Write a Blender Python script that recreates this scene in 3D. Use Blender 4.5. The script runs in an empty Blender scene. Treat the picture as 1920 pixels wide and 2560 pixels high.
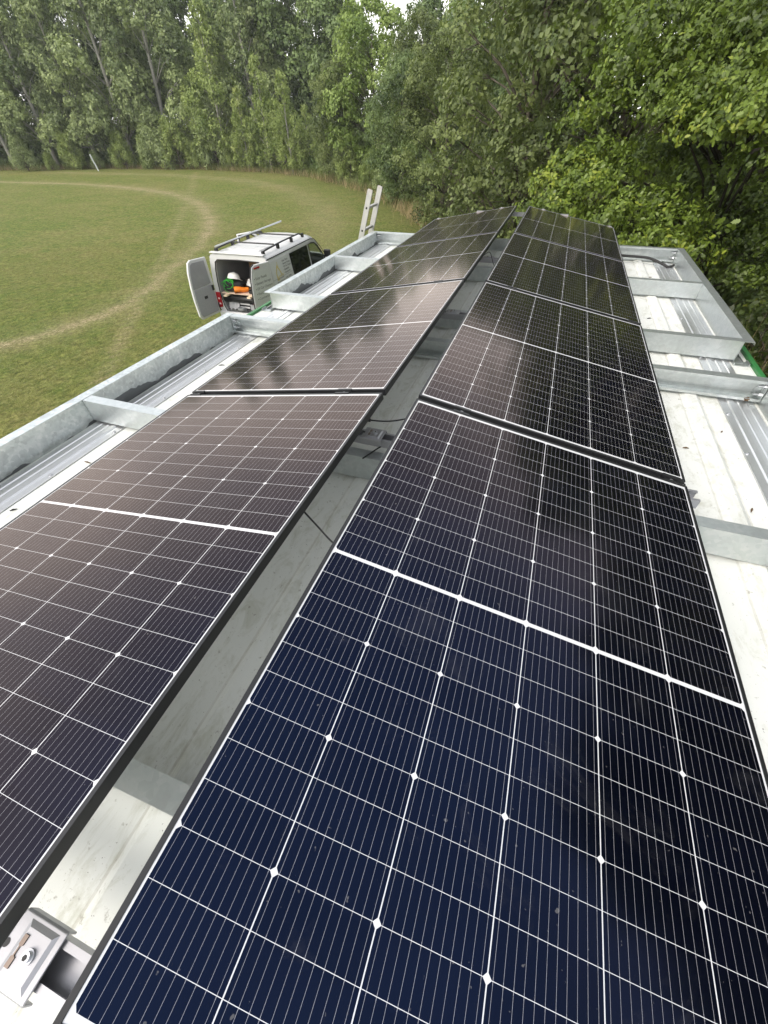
import bpy, bmesh, math, random
import numpy as np
from mathutils import Vector, Matrix, Euler
R = math.radians
sc = bpy.context.scene
col = sc.collection

# ------------------------------------------------------------------ camera
cam = bpy.data.cameras.new('camera')
cam.sensor_fit = 'VERTICAL'; cam.sensor_height = 36; cam.sensor_width = 27
cam.lens = 1007.45 / 2560 * 36
cam.clip_start = 0.02; cam.clip_end = 3000
camo = bpy.data.objects.new('camera', cam); col.objects.link(camo)
camo.location = (0.4763, 0.2365, 0.8611)
camo.rotation_euler = (0.7967, 0.0121, 0.3367)
sc.camera = camo
# ------------------------------------------------------------------ world, sun, exposure
SUN_AZ, SUN_EL = R(-148), R(45)          # clockwise from +Y : behind the camera, to the left
world = bpy.data.worlds.new('World'); sc.world = world; world.use_nodes = True
wn = world.node_tree; wn.nodes.clear()
wo = wn.nodes.new('ShaderNodeOutputWorld'); wb = wn.nodes.new('ShaderNodeBackground')
sky = wn.nodes.new('ShaderNodeTexSky'); sky.sky_type = 'NISHITA'; sky.sun_disc = False
sky.sun_elevation = SUN_EL; sky.sun_rotation = SUN_AZ
sky.air_density = 1.0; sky.dust_density = 4.0; sky.ozone_density = 1.0
hs = wn.nodes.new('ShaderNodeHueSaturation'); hs.inputs['Saturation'].default_value = 0.8
hs.inputs['Value'].default_value = 1.0
# thin broken cloud: a veil over the clear sky, thicker and thinner in soft patches
tcw = wn.nodes.new('ShaderNodeTexCoord'); mpw = wn.nodes.new('ShaderNodeMapping')
mpw.inputs['Scale'].default_value = (1.0, 1.0, 2.2)
nzw = wn.nodes.new('ShaderNodeTexNoise'); nzw.inputs['Scale'].default_value = 2.6
nzw.inputs['Detail'].default_value = 6; nzw.inputs['Roughness'].default_value = 0.55
crw = wn.nodes.new('ShaderNodeValToRGB')
crw.color_ramp.elements[0].position = 0.36; crw.color_ramp.elements[0].color = (0.6, 0.6, 0.6, 1)
crw.color_ramp.elements[1].position = 0.66; crw.color_ramp.elements[1].color = (1, 1, 1, 1)
mxw = wn.nodes.new('ShaderNodeMix'); mxw.data_type = 'RGBA'
mxw.inputs[7].default_value = (13.0, 12.8, 12.4, 1)
sxw = wn.nodes.new('ShaderNodeSeparateXYZ'); crz = wn.nodes.new('ShaderNodeValToRGB')
crz.color_ramp.elements[0].position = 0.0; crz.color_ramp.elements[0].color = (1, 1, 1, 1)
crz.color_ramp.elements[1].position = 0.85; crz.color_ramp.elements[1].color = (0.36, 0.36, 0.36, 1)
e_ = crz.color_ramp.elements.new(0.30); e_.color = (0.62, 0.62, 0.62, 1)
muw = wn.nodes.new('ShaderNodeMath'); muw.operation = 'MULTIPLY'
wn.links.new(tcw.outputs['Generated'], mpw.inputs[0]); wn.links.new(mpw.outputs[0], nzw.inputs['Vector'])
wn.links.new(tcw.outputs['Generated'], sxw.inputs[0]); wn.links.new(sxw.outputs[2], crz.inputs[0])
wn.links.new(nzw.outputs['Fac'], crw.inputs[0])
wn.links.new(crw.outputs[0], muw.inputs[0]); wn.links.new(crz.outputs[0], muw.inputs[1]); wn.links.new(muw.outputs[0], mxw.inputs[0])
wn.links.new(sky.outputs[0], hs.inputs['Color']); wn.links.new(hs.outputs[0], mxw.inputs[6])
wn.links.new(mxw.outputs[2], wb.inputs['Color'])
wb.inputs['Strength'].default_value = 0.15
wn.links.new(wb.outputs[0], wo.inputs[0])
sl = bpy.data.lights.new('sun', 'SUN'); sl.energy = 1.1; sl.angle = R(20); sl.color = (1.0, 0.95, 0.86)
so = bpy.data.objects.new('sun', sl); col.objects.link(so)
sdir = Vector((math.sin(SUN_AZ) * math.cos(SUN_EL), math.cos(SUN_AZ) * math.cos(SUN_EL), math.sin(SUN_EL)))
so.rotation_euler = sdir.to_track_quat('Z', 'Y').to_euler()
so.location = (-20, -20, 30)
sc.view_settings.view_transform = 'Standard'; sc.view_settings.look = 'None'
sc.view_settings.exposure = 0.60; sc.view_settings.gamma = 1.0
sc.cycles.diffuse_bounces = 8; sc.cycles.max_bounces = 14

# ------------------------------------------------------------------ constants measured from the photograph
G = -3.55            # ground
ROOF = -0.455        # roof sheet
BT = -0.30           # top of the steel frames
TILT = 0.1722; GAP = 0.1563; PL = 1.778; PW = 1.134; PITCH = 1.8084; FR = 0.030

# ------------------------------------------------------------------ helpers
def tag(o, label=None, cat=None, group=None, kind=None):
    if label: o['label'] = label
    if cat: o['category'] = cat
    if group: o['group'] = group
    if kind: o['kind'] = kind
    return o
def empty(name, loc=(0, 0, 0), rot=(0, 0, 0)):
    o = bpy.data.objects.new(name, None); o.empty_display_size = 0.1
    col.objects.link(o); o.location = loc; o.rotation_euler = rot; return o
def link(name, me, mat=None, parent=None):
    o = bpy.data.objects.new(name, me); col.objects.link(o)
    if mat is not None: me.materials.append(mat)
    if parent is not None: o.parent = parent
    return o
def copy_tree(o, parent=None):
    c = o.copy(); col.objects.link(c)
    if parent is not None: c.parent = parent
    for ch in list(o.children): copy_tree(ch, c)
    return c
class MB:
    def __init__(s): s.v = []; s.f = []
    def add(s, v, f):
        n = len(s.v); s.v += [tuple(p) for p in v]; s.f += [tuple(i + n for i in q) for q in f]; return s
    def box(s, x0, x1, y0, y1, z0, z1):
        return s.add([(x0,y0,z0),(x1,y0,z0),(x1,y1,z0),(x0,y1,z0),(x0,y0,z1),(x1,y0,z1),(x1,y1,z1),(x0,y1,z1)],
                     [(0,3,2,1),(4,5,6,7),(0,1,5,4),(1,2,6,5),(2,3,7,6),(3,0,4,7)])
    def prism(s, poly, axis, a, b):
        """poly: 2D outline; axis 'x','y','z' is the extrusion axis, the outline lies in the other two."""
        n = len(poly)
        def P(p, t):
            return {'x': (t, p[0], p[1]), 'y': (p[0], t, p[1]), 'z': (p[0], p[1], t)}[axis]
        v = [P(p, a) for p in poly] + [P(p, b) for p in poly]
        f = [tuple(range(n))[::-1], tuple(range(n, 2 * n))] + [(i, (i + 1) % n, n + (i + 1) % n, n + i) for i in range(n)]
        return s.add(v, f)
    def tube(s, pts, rad, n=8, cap=True):
        pts = [Vector(p) for p in pts]; m = len(pts)
        rs = rad if isinstance(rad, (list, tuple)) else [rad] * m
        v = []; up = None
        for i, p in enumerate(pts):
            d = (pts[min(i + 1, m - 1)] - pts[max(i - 1, 0)])
            d = d.normalized() if d.length > 1e-9 else Vector((0, 0, 1))
            if up is None:
                up = Vector((0, 0, 1)) if abs(d.z) < .9 else Vector((1, 0, 0))
            a = d.cross(up)
            if a.length < 1e-6: a = d.orthogonal()
            a.normalize(); b = a.cross(d).normalized(); up = b
            for k in range(n):
                t = 2 * math.pi * k / n
                v.append(p + a * (rs[i] * math.cos(t)) + b * (rs[i] * math.sin(t)))
        f = [(i*n+k, i*n+(k+1) % n, (i+1)*n+(k+1) % n, (i+1)*n+k) for i in range(m-1) for k in range(n)]
        if cap: f += [tuple(range(n))[::-1], tuple(range((m-1)*n, m*n))]
        return s.add(v, f)
    def cyl(s, c, r, h, n=16, axis='z', r2=None):
        r2 = r if r2 is None else r2
        v = []
        for (rr, t) in ((r, 0), (r2, h)):
            for k in range(n):
                a = 2 * math.pi * k / n; p, q = rr * math.cos(a), rr * math.sin(a)
                v.append({'z': (c[0]+p, c[1]+q, c[2]+t), 'x': (c[0]+t, c[1]+p, c[2]+q), 'y': (c[0]+p, c[1]+t, c[2]+q)}[axis])
        return s.add(v, [tuple(range(n))[::-1], tuple(range(n, 2*n))] + [(k, (k+1) % n, n+(k+1) % n, n+k) for k in range(n)])
    def mesh(s, name, smooth=False):
        me = bpy.data.meshes.new(name); me.from_pydata(s.v, [], s.f)
        bm = bmesh.new(); bm.from_mesh(me); bmesh.ops.recalc_face_normals(bm, faces=bm.faces); bm.to_mesh(me); bm.free()
        if smooth: me.polygons.foreach_set('use_smooth', [True] * len(me.polygons))
        return me
    def build(s, name, mat, parent=None, smooth=False, bevel=0, loc=None, rot=None):
        o = link(name, s.mesh(name, smooth), mat, parent)
        if bevel:
            m = o.modifiers.new('bevel', 'BEVEL'); m.width = bevel; m.segments = 2; m.limit_method = 'ANGLE'; m.angle_limit = R(40)
        if loc is not None: o.location = loc
        if rot is not None: o.rotation_euler = rot
        return o

# ------------------------------------------------------------------ material helpers
class NT:
    def __init__(s, name):
        s.m = bpy.data.materials.new(name); s.m.use_nodes = True; s.t = s.m.node_tree
        s.b = s.t.nodes['Principled BSDF']; s.out = s.t.nodes['Material Output']
    def n(s, typ, **kw):
        nd = s.t.nodes.new('ShaderNode' + typ)
        for k, v in kw.items(): setattr(nd, k, v)
        return nd
    def set(s, sock, v):
        if hasattr(v, 'is_linked') or hasattr(v, 'links'): s.t.links.new(v, sock)
        else: sock.default_value = v
    def math(s, op, a, b=0.0, c=None):
        nd = s.n('Math', operation=op); s.set(nd.inputs[0], a); s.set(nd.inputs[1], b)
        if c is not None: s.set(nd.inputs[2], c)
        return nd.outputs[0]
    def mix(s, f, a, b):
        nd = s.n('Mix', data_type='RGBA'); s.set(nd.inputs[0], f); s.set(nd.inputs[6], a); s.set(nd.inputs[7], b); return nd.outputs[2]
    def ramp(s, f, stops):
        nd = s.n('ValToRGB'); s.set(nd.inputs[0], f); e = nd.color_ramp.elements
        while len(e) < len(stops): e.new(0.5)
        for i, (p, c) in enumerate(stops):
            e[i].position = p; e[i].color = c if len(c) == 4 else (*c, 1)
        return nd.outputs[0]
    def noise(s, scale, detail=4, rough=.55, vec=None, dist=0.0):
        nd = s.n('TexNoise'); nd.inputs['Scale'].default_value = scale; nd.inputs['Detail'].default_value = detail
        nd.inputs['Roughness'].default_value = rough; nd.inputs['Distortion'].default_value = dist
        if vec is not None: s.t.links.new(vec, nd.inputs['Vector'])
        return nd.outputs['Fac']
    def obj(s): return s.n('TexCoord').outputs['Object']
    def mapped(s, vec, scale):
        nd = s.n('Mapping'); s.t.links.new(vec, nd.inputs[0]); nd.inputs['Scale'].default_value = scale; return nd.outputs[0]
    def bump(s, h, strength=.3, dist=.01):
        nd = s.n('Bump'); nd.inputs['Strength'].default_value = strength; nd.inputs['Distance'].default_value = dist
        s.t.links.new(h, nd.inputs['Height']); s.t.links.new(nd.outputs[0], s.b.inputs['Normal'])
    def p(s, **kw):
        for k, v in kw.items(): s.set(s.b.inputs[k.replace('_', ' ')], v)
        return s
def c4(*a): return (*a, 1.0)
def plain(name, c, rough=.5, metal=0.0, spec=.5, var=.12, scale=12.0, bump=0.0):
    t = NT(name); v = t.obj(); f = t.noise(scale, 4, .6, v)
    t.p(Base_Color=t.mix(f, c4(*[x*(1-var) for x in c]), c4(*[min(1, x*(1+var)) for x in c])), Roughness=rough, Metallic=metal)
    t.b.inputs['Specular IOR Level'].default_value = spec
    if bump: t.bump(f, bump, .004)
    return t.m

def mat_galv(name, tone=1.0, stains=False, con=1.0):
    t = NT(name); v = t.obj()
    vo = t.n('TexVoronoi'); vo.inputs['Scale'].default_value = 55; t.t.links.new(v, vo.inputs['Vector'])
    n1 = t.noise(9, 6, .65, v, .8); n2 = t.noise(30, 5, .7, v, 1.2)
    sp = t.n('Separate' + 'Color'); t.t.links.new(vo.outputs['Color'], sp.inputs[0])
    base = t.ramp(t.math('ADD', t.math('MULTIPLY', n1, .75), t.math('MULTIPLY', sp.outputs[0], .25)),
                  [(0.28, ((.66-.16*con)*tone, (.69-.16*con)*tone, (.69-.155*con)*tone)), (0.5, (.64*tone, .69*tone, .685*tone)), (0.72, ((.66+.18*con)*tone, (.69+.17*con)*tone, (.69+.165*con)*tone))])
    rough = t.math('ADD', .25, t.math('MULTIPLY', n2, .20))
    if stains:
        xyz = t.n('SeparateXYZ'); t.t.links.new(v, xyz.inputs[0])
        st = t.noise(2.6, 3, .5, t.mapped(v, (1, 1, .35)), .3)
        hgt = t.math('MULTIPLY', t.math('SUBTRACT', xyz.outputs[2], ROOF), 6.5)      # 0 at the bottom edge, 1 at the top
        m = t.math('GREATER_THAN', t.math('SUBTRACT', t.math('MULTIPLY', st, 1.75), hgt), .70)
        base = t.mix(m, base, c4(.17, .18, .185)); 
        rough = t.math('MAXIMUM', rough, t.math('MULTIPLY', m, .55))
    t.p(Base_Color=base, Roughness=rough, Metallic=.82)
    t.bump(n2, .06, .001)
    return t.m
def mat_alu(name, c=(.72, .73, .74), rough=.32, along='y'):
    t = NT(name); v = t.obj()
    sc_ = {'y': (60, .6, 60), 'x': (.6, 60, 60), 'z': (60, 60, .6)}[along]
    n1 = t.noise(1.0, 5, .6, t.mapped(v, sc_)); n2 = t.noise(7, 4, .6, v)
    t.p(Base_Color=t.mix(t.math('ADD', t.math('MULTIPLY', n1, .6), t.math('MULTIPLY', n2, .4)), c4(*[x*.78 for x in c]), c4(*[min(1, x*1.12) for x in c])),
        Roughness=t.math('ADD', rough - .06, t.math('MULTIPLY', n1, .16)), Metallic=.85)
    return t.m
M = {}
M['galv'] = mat_galv('galvanised_steel', .80, False, .42); M['galv_stain'] = mat_galv('stained_galvanised_steel', .86, True)
M['alu'] = mat_alu('aluminium_strip'); M['alu_x'] = mat_alu('aluminium_rail', (.42, .42, .44), .38, 'x')
M['bolt'] = plain('zinc_bolt', (.62, .63, .65), .3, .9)
M['black_frame'] = plain('black_anodised_frame', (.012, .0125, .014), .38, 0, .5)
M['black_plastic'] = plain('black_plastic', (.012, .012, .013), .45)
M['rubber'] = plain('black_rubber', (.018, .018, .018), .7)
M['copper'] = plain('copper_clip', (.24, .19, .16), .4, .7)
M['dead_leaf'] = plain('dead_leaf', (.10, .06, .03), .8, 0, .2, .5, 30)

def mat_roof():
    t = NT('white_roof_sheet'); v = t.obj()
    n1 = t.noise(2.2, 5, .6, v); n2 = t.noise(38, 5, .7, v); n3 = t.noise(110, 3, .6, v); n4 = t.noise(14, 6, .72, t.mapped(v, (1, .45, 1)), .6)
    c = t.mix(n1, c4(.60, .62, .585), c4(.74, .755, .73))
    c = t.mix(t.ramp(n4, [(.50, (0, 0, 0)), (.72, (1, 1, 1))]), c, c4(.48, .49, .42))
    c = t.mix(t.math('MULTIPLY', t.ramp(n2, [(.62, (0, 0, 0)), (.70, (1, 1, 1))]), .75), c, c4(.27, .26, .22))
    c = t.mix(t.ramp(n3, [(.70, (0, 0, 0)), (.74, (1, 1, 1))]), c, c4(.13, .12, .10))
    xyz = t.n('SeparateXYZ'); t.t.links.new(v, xyz.inputs[0])
    fx = t.math('ABSOLUTE', t.math('SUBTRACT', t.math('FRACT', t.math('DIVIDE', t.math('ADD', xyz.outputs[0], .15 + .4225 * 10.5), .4225)), .5))      # broken dirt-toned line painted in for the shade at each rib foot
    ln = t.math('MULTIPLY', t.math('LESS_THAN', t.math('ABSOLUTE', t.math('SUBTRACT', fx, .137)), t.math('ADD', .004, t.math('MULTIPLY', n2, .014))), t.ramp(n4, [(.3, (.2, .2, .2)), (.6, (1, 1, 1))]))
    c = t.mix(t.math('MULTIPLY', ln, .40), c, c4(.36, .34, .27))
    t.p(Base_Color=c, Roughness=t.math('ADD', .42, t.math('MULTIPLY', n4, .25)))
    t.bump(n2, .12, .003)
    return t.m
M['roof'] = mat_roof()
M['green'] = plain('green_paint', (.025, .16, .04), .42, 0, .5, .25, 20)
M['green_wall'] = plain('dark_green_wall', (.03, .13, .05), .5, 0, .5, .2, 4)

def mat_panel():
    t = NT('solar_cells_under_glass'); v = t.obj()
    xyz = t.n('SeparateXYZ'); t.t.links.new(v, xyz.inputs[0]); x, y = xyz.outputs[0], xyz.outputs[1]
    pc, pr, cw, ch = .1844, .0718, .1823, .07090
    cu = t.math('DIVIDE', t.math('SUBTRACT', x, (PW - 6 * pc) / 2), pc)
    fu = t.math('FRACT', cu); au = t.math('ABSOLUTE', t.math('SUBTRACT', fu, .5))
    w = t.math('ABSOLUTE', t.math('SUBTRACT', y, PL / 2))
    r = t.math('DIVIDE', t.math('SUBTRACT', w, .0050), pr)
    fr = t.math('FRACT', r); ar = t.math('ABSOLUTE', t.math('SUBTRACT', fr, .5))
    gx = t.math('GREATER_THAN', au, cw / 2 / pc); gy = t.math('GREATER_THAN', ar, ch / 2 / pr)
    out = t.math('MAXIMUM', t.math('MAXIMUM', t.math('LESS_THAN', r, 0), t.math('GREATER_THAN', r, 12)),
                 t.math('MAXIMUM', t.math('LESS_THAN', cu, 0), t.math('GREATER_THAN', cu, 6)))
    du = t.math('MULTIPLY', t.math('SUBTRACT', .5, au), pc)
    r3 = t.math('FRACT', t.math('DIVIDE', r, 3)); dv = t.math('MULTIPLY', t.math('SUBTRACT', .5, t.math('ABSOLUTE', t.math('SUBTRACT', r3, .5))), 3 * pr)
    chf = t.math('LESS_THAN', t.math('ADD', du, dv), .0076)
    white = t.math('MAXIMUM', t.math('MAXIMUM', gx, gy), t.math('MAXIMUM', out, chf))
    inc = t.math('DIVIDE', t.math('SUBTRACT', t.math('MULTIPLY', fu, pc), (pc - cw) / 2), cw / 11)
    ab = t.math('MULTIPLY', t.math('ABSOLUTE', t.math('SUBTRACT', t.math('FRACT', inc), .5)), cw / 11)
    wid = t.math('ADD', .00024, t.math('MULTIPLY', t.math('GREATER_THAN', ar, .44), .00012))
    bus = t.math('LESS_THAN', ab, wid)
    wn_ = t.n('TexWhiteNoise', noise_dimensions='3D'); cb = t.n('CombineXYZ')
    t.set(cb.inputs[0], t.math('FLOOR', cu)); t.set(cb.inputs[1], t.math('FLOOR', t.math('DIVIDE', t.math('ADD', y, 3), pr)))
    oi = t.n('ObjectInfo'); t.set(cb.inputs[2], oi.outputs['Random']); t.t.links.new(cb.outputs[0], wn_.inputs[0])
    cell = t.mix(wn_.outputs[0], c4(.0010, .0013, .0040), c4(.0016, .0022, .0066))
    smn = t.noise(4.2, 6, .7, v, .6); dust = t.noise(2.0, 4, .6, v)
    spot = t.ramp(t.noise(75, 2, .5, v), [(.735, (0, 0, 0)), (.77, (1, 1, 1))])
    c = t.mix(bus, cell, c4(.32, .32, .34))
    c = t.mix(white, c, c4(.62, .63, .64))
    c = t.mix(t.math('MULTIPLY', t.ramp(smn, [(.56, (0, 0, 0)), (.80, (1, 1, 1))]), .035), c, c4(.5, .5, .5))
    c = t.mix(t.math('MULTIPLY', spot, .16), c, c4(.5, .49, .46))
    rough = t.math('ADD', .092, t.math('MULTIPLY', dust, .04))
    t.p(Base_Color=c, Roughness=.6); t.b.inputs['Specular IOR Level'].default_value = 0.0
    gl = t.n('BsdfGlossy'); t.set(gl.inputs['Roughness'], rough)
    lw = t.n('LayerWeight'); lw.inputs['Blend'].default_value = .5
    # anti-reflective coating: bluish face-on, warm at grazing angles
    t.set(gl.inputs['Color'], t.ramp(lw.outputs['Facing'], [(.05, (.15, .26, .62)), (.20, (.24, .29, .52)), (.36, (.54, .45, .48)), (.56, (1.0, .80, .70)), (.85, (1, .87, .78))]))
    fn = t.n('Fresnel'); fn.inputs['IOR'].default_value = 1.52
    mx = t.n('MixShader'); t.t.links.new(fn.outputs[0], mx.inputs[0]); t.t.links.new(t.b.outputs[0], mx.inputs[1]); t.t.links.new(gl.outputs[0], mx.inputs[2])
    t.t.links.new(mx.outputs[0], t.out.inputs[0])
    return t.m
M['panel'] = mat_panel()
M['backsheet'] = plain('white_backsheet', (.84, .84, .84), .6)

# ------------------------------------------------------------------ ground
def polydist(P, pts):
    d = np.full(len(P), 1e9)
    for a, b in zip(pts[:-1], pts[1:]):
        a = np.array(a, float); b = np.array(b, float); ab = b - a
        t = np.clip(((P - a) @ ab) / (ab @ ab), 0, 1)
        d = np.minimum(d, np.hypot(*(P - a - t[:, None] * ab).T))
    return d
TRACK = [(-90, 36), (-73, 38.5), (-56.9, 39.2), (-46, 39.6), (-37.9, 38), (-31.7, 35.7), (-26.9, 32.7), (-23.4, 29.5), (-19.9, 25.6), (-17.7, 22.4), (-15.8, 18.9), (-14.5, 15.8),
         (-13.2, 13), (-12.7, 11.2), (-12.6, 9.8), (-12.9, 8.5), (-13.6, 6.9), (-15, 3)]
LINE = [(-42.2, 52.9), (-28.6, 34.6), (-21, 23.9), (-14.3, 14.3), (-11.8, 10.7), (-10.6, 8.9), (-9.6, 7.6), (-8, 5)]
OUTER = [(-60, 49), (-44, 49.5), (-32, 46.5), (-23, 41), (-16, 33), (-11, 24), (-8.6, 17)]
EDGE = [(-110, 34), (-85, 44), (-72.1, 50.6), (-60, 55.5), (-44.2, 56.4), (-31.2, 53.9), (-24, 49.6), (-16.7, 42.6), (-9.3, 33), (-4.8, 25.5), (-1.2, 19), (2.0, 13.5), (3.4, 9.0), (3.6, 0), (4, -30)]
def make_ground():
    xs = np.concatenate([[-900, -400, -200, -130], np.arange(-100, -20, .5), np.arange(-20, 6.01, .25), [12, 30, 80, 250, 900]])
    ys = np.concatenate([[-900, -300, -100, -40, -20], np.arange(-8, 30, .25), np.arange(30, 62, .5), [70, 100, 200, 500, 900]])
    X, Y = np.meshgrid(xs, ys); nx, ny = len(xs), len(ys)
    P = np.stack([X.ravel(), Y.ravel()], 1)
    rng = np.random.default_rng(4)
    Z = np.zeros(len(P))
    V = np.column_stack([P, Z + G])
    ii = (np.arange(ny - 1)[:, None] * nx + np.arange(nx - 1)).ravel()
    F = np.stack([ii, ii + 1, ii + 1 + nx, ii + nx], 1)
    me = bpy.data.meshes.new('field'); me.from_pydata(V.tolist(), [], F.tolist())
    d1 = polydist(P, TRACK); d2 = polydist(P, LINE); d3 = polydist(P, OUTER); d4 = polydist(P, EDGE)
    far = np.clip((P[:, 1] - 10) / 30, 0, 1)
    wear = .66 * np.exp(-(d1 / (.22 + .16 * far)) ** 2) + .36 * np.exp(-(d1 / (.9 + .5 * far)) ** 2)
    wear = np.maximum(wear, .8 * np.exp(-(d2 / .13) ** 2)); wear = np.maximum(wear, .40 * np.exp(-(d3 / 1.3) ** 2))
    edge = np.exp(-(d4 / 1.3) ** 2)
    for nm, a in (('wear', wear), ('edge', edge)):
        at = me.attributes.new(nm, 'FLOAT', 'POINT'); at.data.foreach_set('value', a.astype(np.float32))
    t = NT('mown_grass'); v = t.obj()
    wa = t.n('Attribute'); wa.attribute_name = 'wear'; ea = t.n('Attribute'); ea.attribute_name = 'edge'
    big = t.noise(.13, 4, .6, v); mid = t.noise(.9, 5, .65, v); fine = t.ramp(t.noise(6.5, 5, .8, t.mapped(v, (1, .6, 1))), [(.36, (0, 0, 0)), (.64, (1, 1, 1))])
    tuft = t.ramp(t.noise(2.6, 4, .7, v), [(.40, (0, 0, 0)), (.62, (1, 1, 1))]); blade = t.ramp(t.noise(26, 3, .75, t.mapped(v, (1, .45, 1))), [(.35, (0, 0, 0)), (.65, (1, 1, 1))])
    g = t.mix(fine, c4(.055, .072, .011), c4(.30, .335, .078))
    g = t.mix(t.math('MULTIPLY', tuft, .55), g, c4(.105, .185, .030))
    dry = t.mix(fine, c4(.16, .135, .042), c4(.43, .365, .15))
    f = t.math('ADD', t.math('MULTIPLY', mid, .65), t.math('MULTIPLY', big, .55))
    c = t.mix(t.math('MULTIPLY', t.ramp(f, [(.50, (0, 0, 0)), (.74, (1, 1, 1))]), .62), g, dry)
    c = t.mix(t.math('MULTIPLY', t.ramp(t.noise(11, 5, .8, v), [(.56, (0, 0, 0)), (.68, (1, 1, 1))]), .5), c, c4(.40, .35, .19))
    straw = t.mix(blade, c4(.26, .205, .095), c4(.60, .50, .31))
    wr = t.math('MULTIPLY', wa.outputs['Fac'], t.ramp(t.math('ADD', t.math('MULTIPLY', mid, .5), t.math('MULTIPLY', t.noise(4.2, 5, .75, v), .5)), [(.36, (.25, .25, .25)), (.56, (1, 1, 1))]))
    c = t.mix(t.math('MINIMUM', t.math('MULTIPLY', wr, .95), 1), c, straw)
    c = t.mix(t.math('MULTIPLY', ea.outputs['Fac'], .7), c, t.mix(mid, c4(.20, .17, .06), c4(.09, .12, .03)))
    c = t.mix(t.math('MULTIPLY', t.math('SUBTRACT', 1, blade), .45), c, c4(.05, .062, .018))
    lit = t.noise(3.3, 2, .5, v)
    t.p(Base_Color=c, Roughness=.85); t.b.inputs['Specular IOR Level'].default_value = .15
    t.bump(t.math('ADD', fine, blade), .9, .03)
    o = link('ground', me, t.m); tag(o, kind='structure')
make_ground()

# ------------------------------------------------------------------ foliage
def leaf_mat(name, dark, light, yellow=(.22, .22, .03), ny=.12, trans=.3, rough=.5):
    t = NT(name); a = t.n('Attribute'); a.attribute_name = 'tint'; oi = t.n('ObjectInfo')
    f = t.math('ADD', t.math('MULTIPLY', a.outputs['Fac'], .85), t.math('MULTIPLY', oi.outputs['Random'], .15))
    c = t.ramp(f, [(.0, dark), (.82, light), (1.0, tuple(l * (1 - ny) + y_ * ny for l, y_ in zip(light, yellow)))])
    t.p(Base_Color=c, Roughness=rough); t.b.inputs['Specular IOR Level'].default_value = .35
    tr = t.n('BsdfTranslucent'); t.set(tr.inputs['Color'], t.mix(.5, c, c4(.16, .22, .03)))
    mx = t.n('MixShader'); mx.inputs[0].default_value = trans
    t.t.links.new(t.b.outputs[0], mx.inputs[1]); t.t.links.new(tr.outputs[0], mx.inputs[2]); t.t.links.new(mx.outputs[0], t.out.inputs[0])
    return t.m
M['l_poplar'] = leaf_mat('poplar_leaves', (.080, .118, .048), (.40, .475, .21), trans=.38)
M['l_young'] = leaf_mat('young_poplar_leaves', (.11, .165, .035), (.38, .46, .15), (.50, .50, .17), .4, .38)
M['l_dark'] = leaf_mat('dark_leaves', (.050, .082, .032), (.235, .32, .12), trans=.38)
M['l_light'] = leaf_mat('light_green_leaves', (.11, .18, .032), (.33, .43, .125), trans=.40)
M['l_willow'] = leaf_mat('grey_green_leaves', (.042, .062, .022), (.225, .275, .095), trans=.34)
M['l_oak'] = leaf_mat('oak_leaves', (.022, .042, .008), (.165, .235, .034), (.42, .43, .05), .55, .26, .40)
M['l_bramble'] = leaf_mat('bramble_leaves', (.018, .032, .009), (.070, .10, .022))
M['bark'] = plain('bark', (.11, .095, .075), .9, 0, .2, .5, 9, .5)
M['bark_oak'] = plain('dark_oak_bark', (.045, .038, .030), .9, 0, .2, .5, 9, .5)
M['bark_pale'] = plain('pale_bark', (.30, .29, .26), .85, 0, .2, .45, 7, .4)
M['straw'] = leaf_mat('dry_grass', (.17, .12, .05), (.46, .37, .20), (.5, .4, .2), .3, .25, .8)
M['rough_grass'] = leaf_mat('rough_green_grass', (.06, .09, .02), (.19, .23, .07), (.4, .35, .15), .5, .25, .7)

M['tuft'] = leaf_mat('tuft_grass', (.065, .09, .018), (.28, .31, .09), (.45, .40, .18), .5, .2, .8)

LEAF = {
 'simple': np.array([(0, 0, 0), (.28, .26, .05), (.62, .25, .03), (1, 0, -.06), (.62, -.25, .03), (.28, -.26, .05)]),
 'rhomb': np.array([(0, 0, 0), (.45, .33, .05), (1, 0, -.05), (.45, -.33, .05)]),
 'narrow': np.array([(0, 0, 0), (.4, .17, .04), (1, 0, -.08), (.4, -.17, .04)]),
 'oak': np.array([(0, 0, 0), (.22, .12, .03), (.34, .27, .07), (.44, .15, .03), (.56, .33, .08), (.68, .17, .02), (.82, .25, .03), (1, 0, -.08),
                  (.82, -.25, .03), (.68, -.17, .02), (.56, -.33, .08), (.44, -.15, .03), (.34, -.27, .07), (.22, -.12, .03)]),
}
def norm(a): return a / np.maximum(np.linalg.norm(a, axis=-1, keepdims=True), 1e-9)
def leaves_mesh(name, pos, axis, nrm, size, tint, shape):
    T = LEAF[shape]; k = len(T); n = len(pos)
    axis = norm(axis); side = norm(np.cross(nrm, axis)); nn = np.cross(axis, side)
    V = pos[:, None, :] + size[:, None, None] * (T[None, :, 0, None] * axis[:, None, :] + T[None, :, 1, None] * side[:, None, :] + T[None, :, 2, None] * nn[:, None, :])
    me = bpy.data.meshes.new(name)
    me.vertices.add(n * k); me.vertices.foreach_set('co', V.astype(np.float32).ravel())
    me.loops.add(n * k); me.loops.foreach_set('vertex_index', np.arange(n * k, dtype=np.int32))
    me.polygons.add(n); me.polygons.foreach_set('loop_start', np.arange(0, n * k, k, dtype=np.int32))
    me.update(calc_edges=True)
    at = me.attributes.new('tint', 'FLOAT', 'FACE'); at.data.foreach_set('value', np.clip(tint, 0, 1).astype(np.float32))
    me.validate()
    return me
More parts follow.
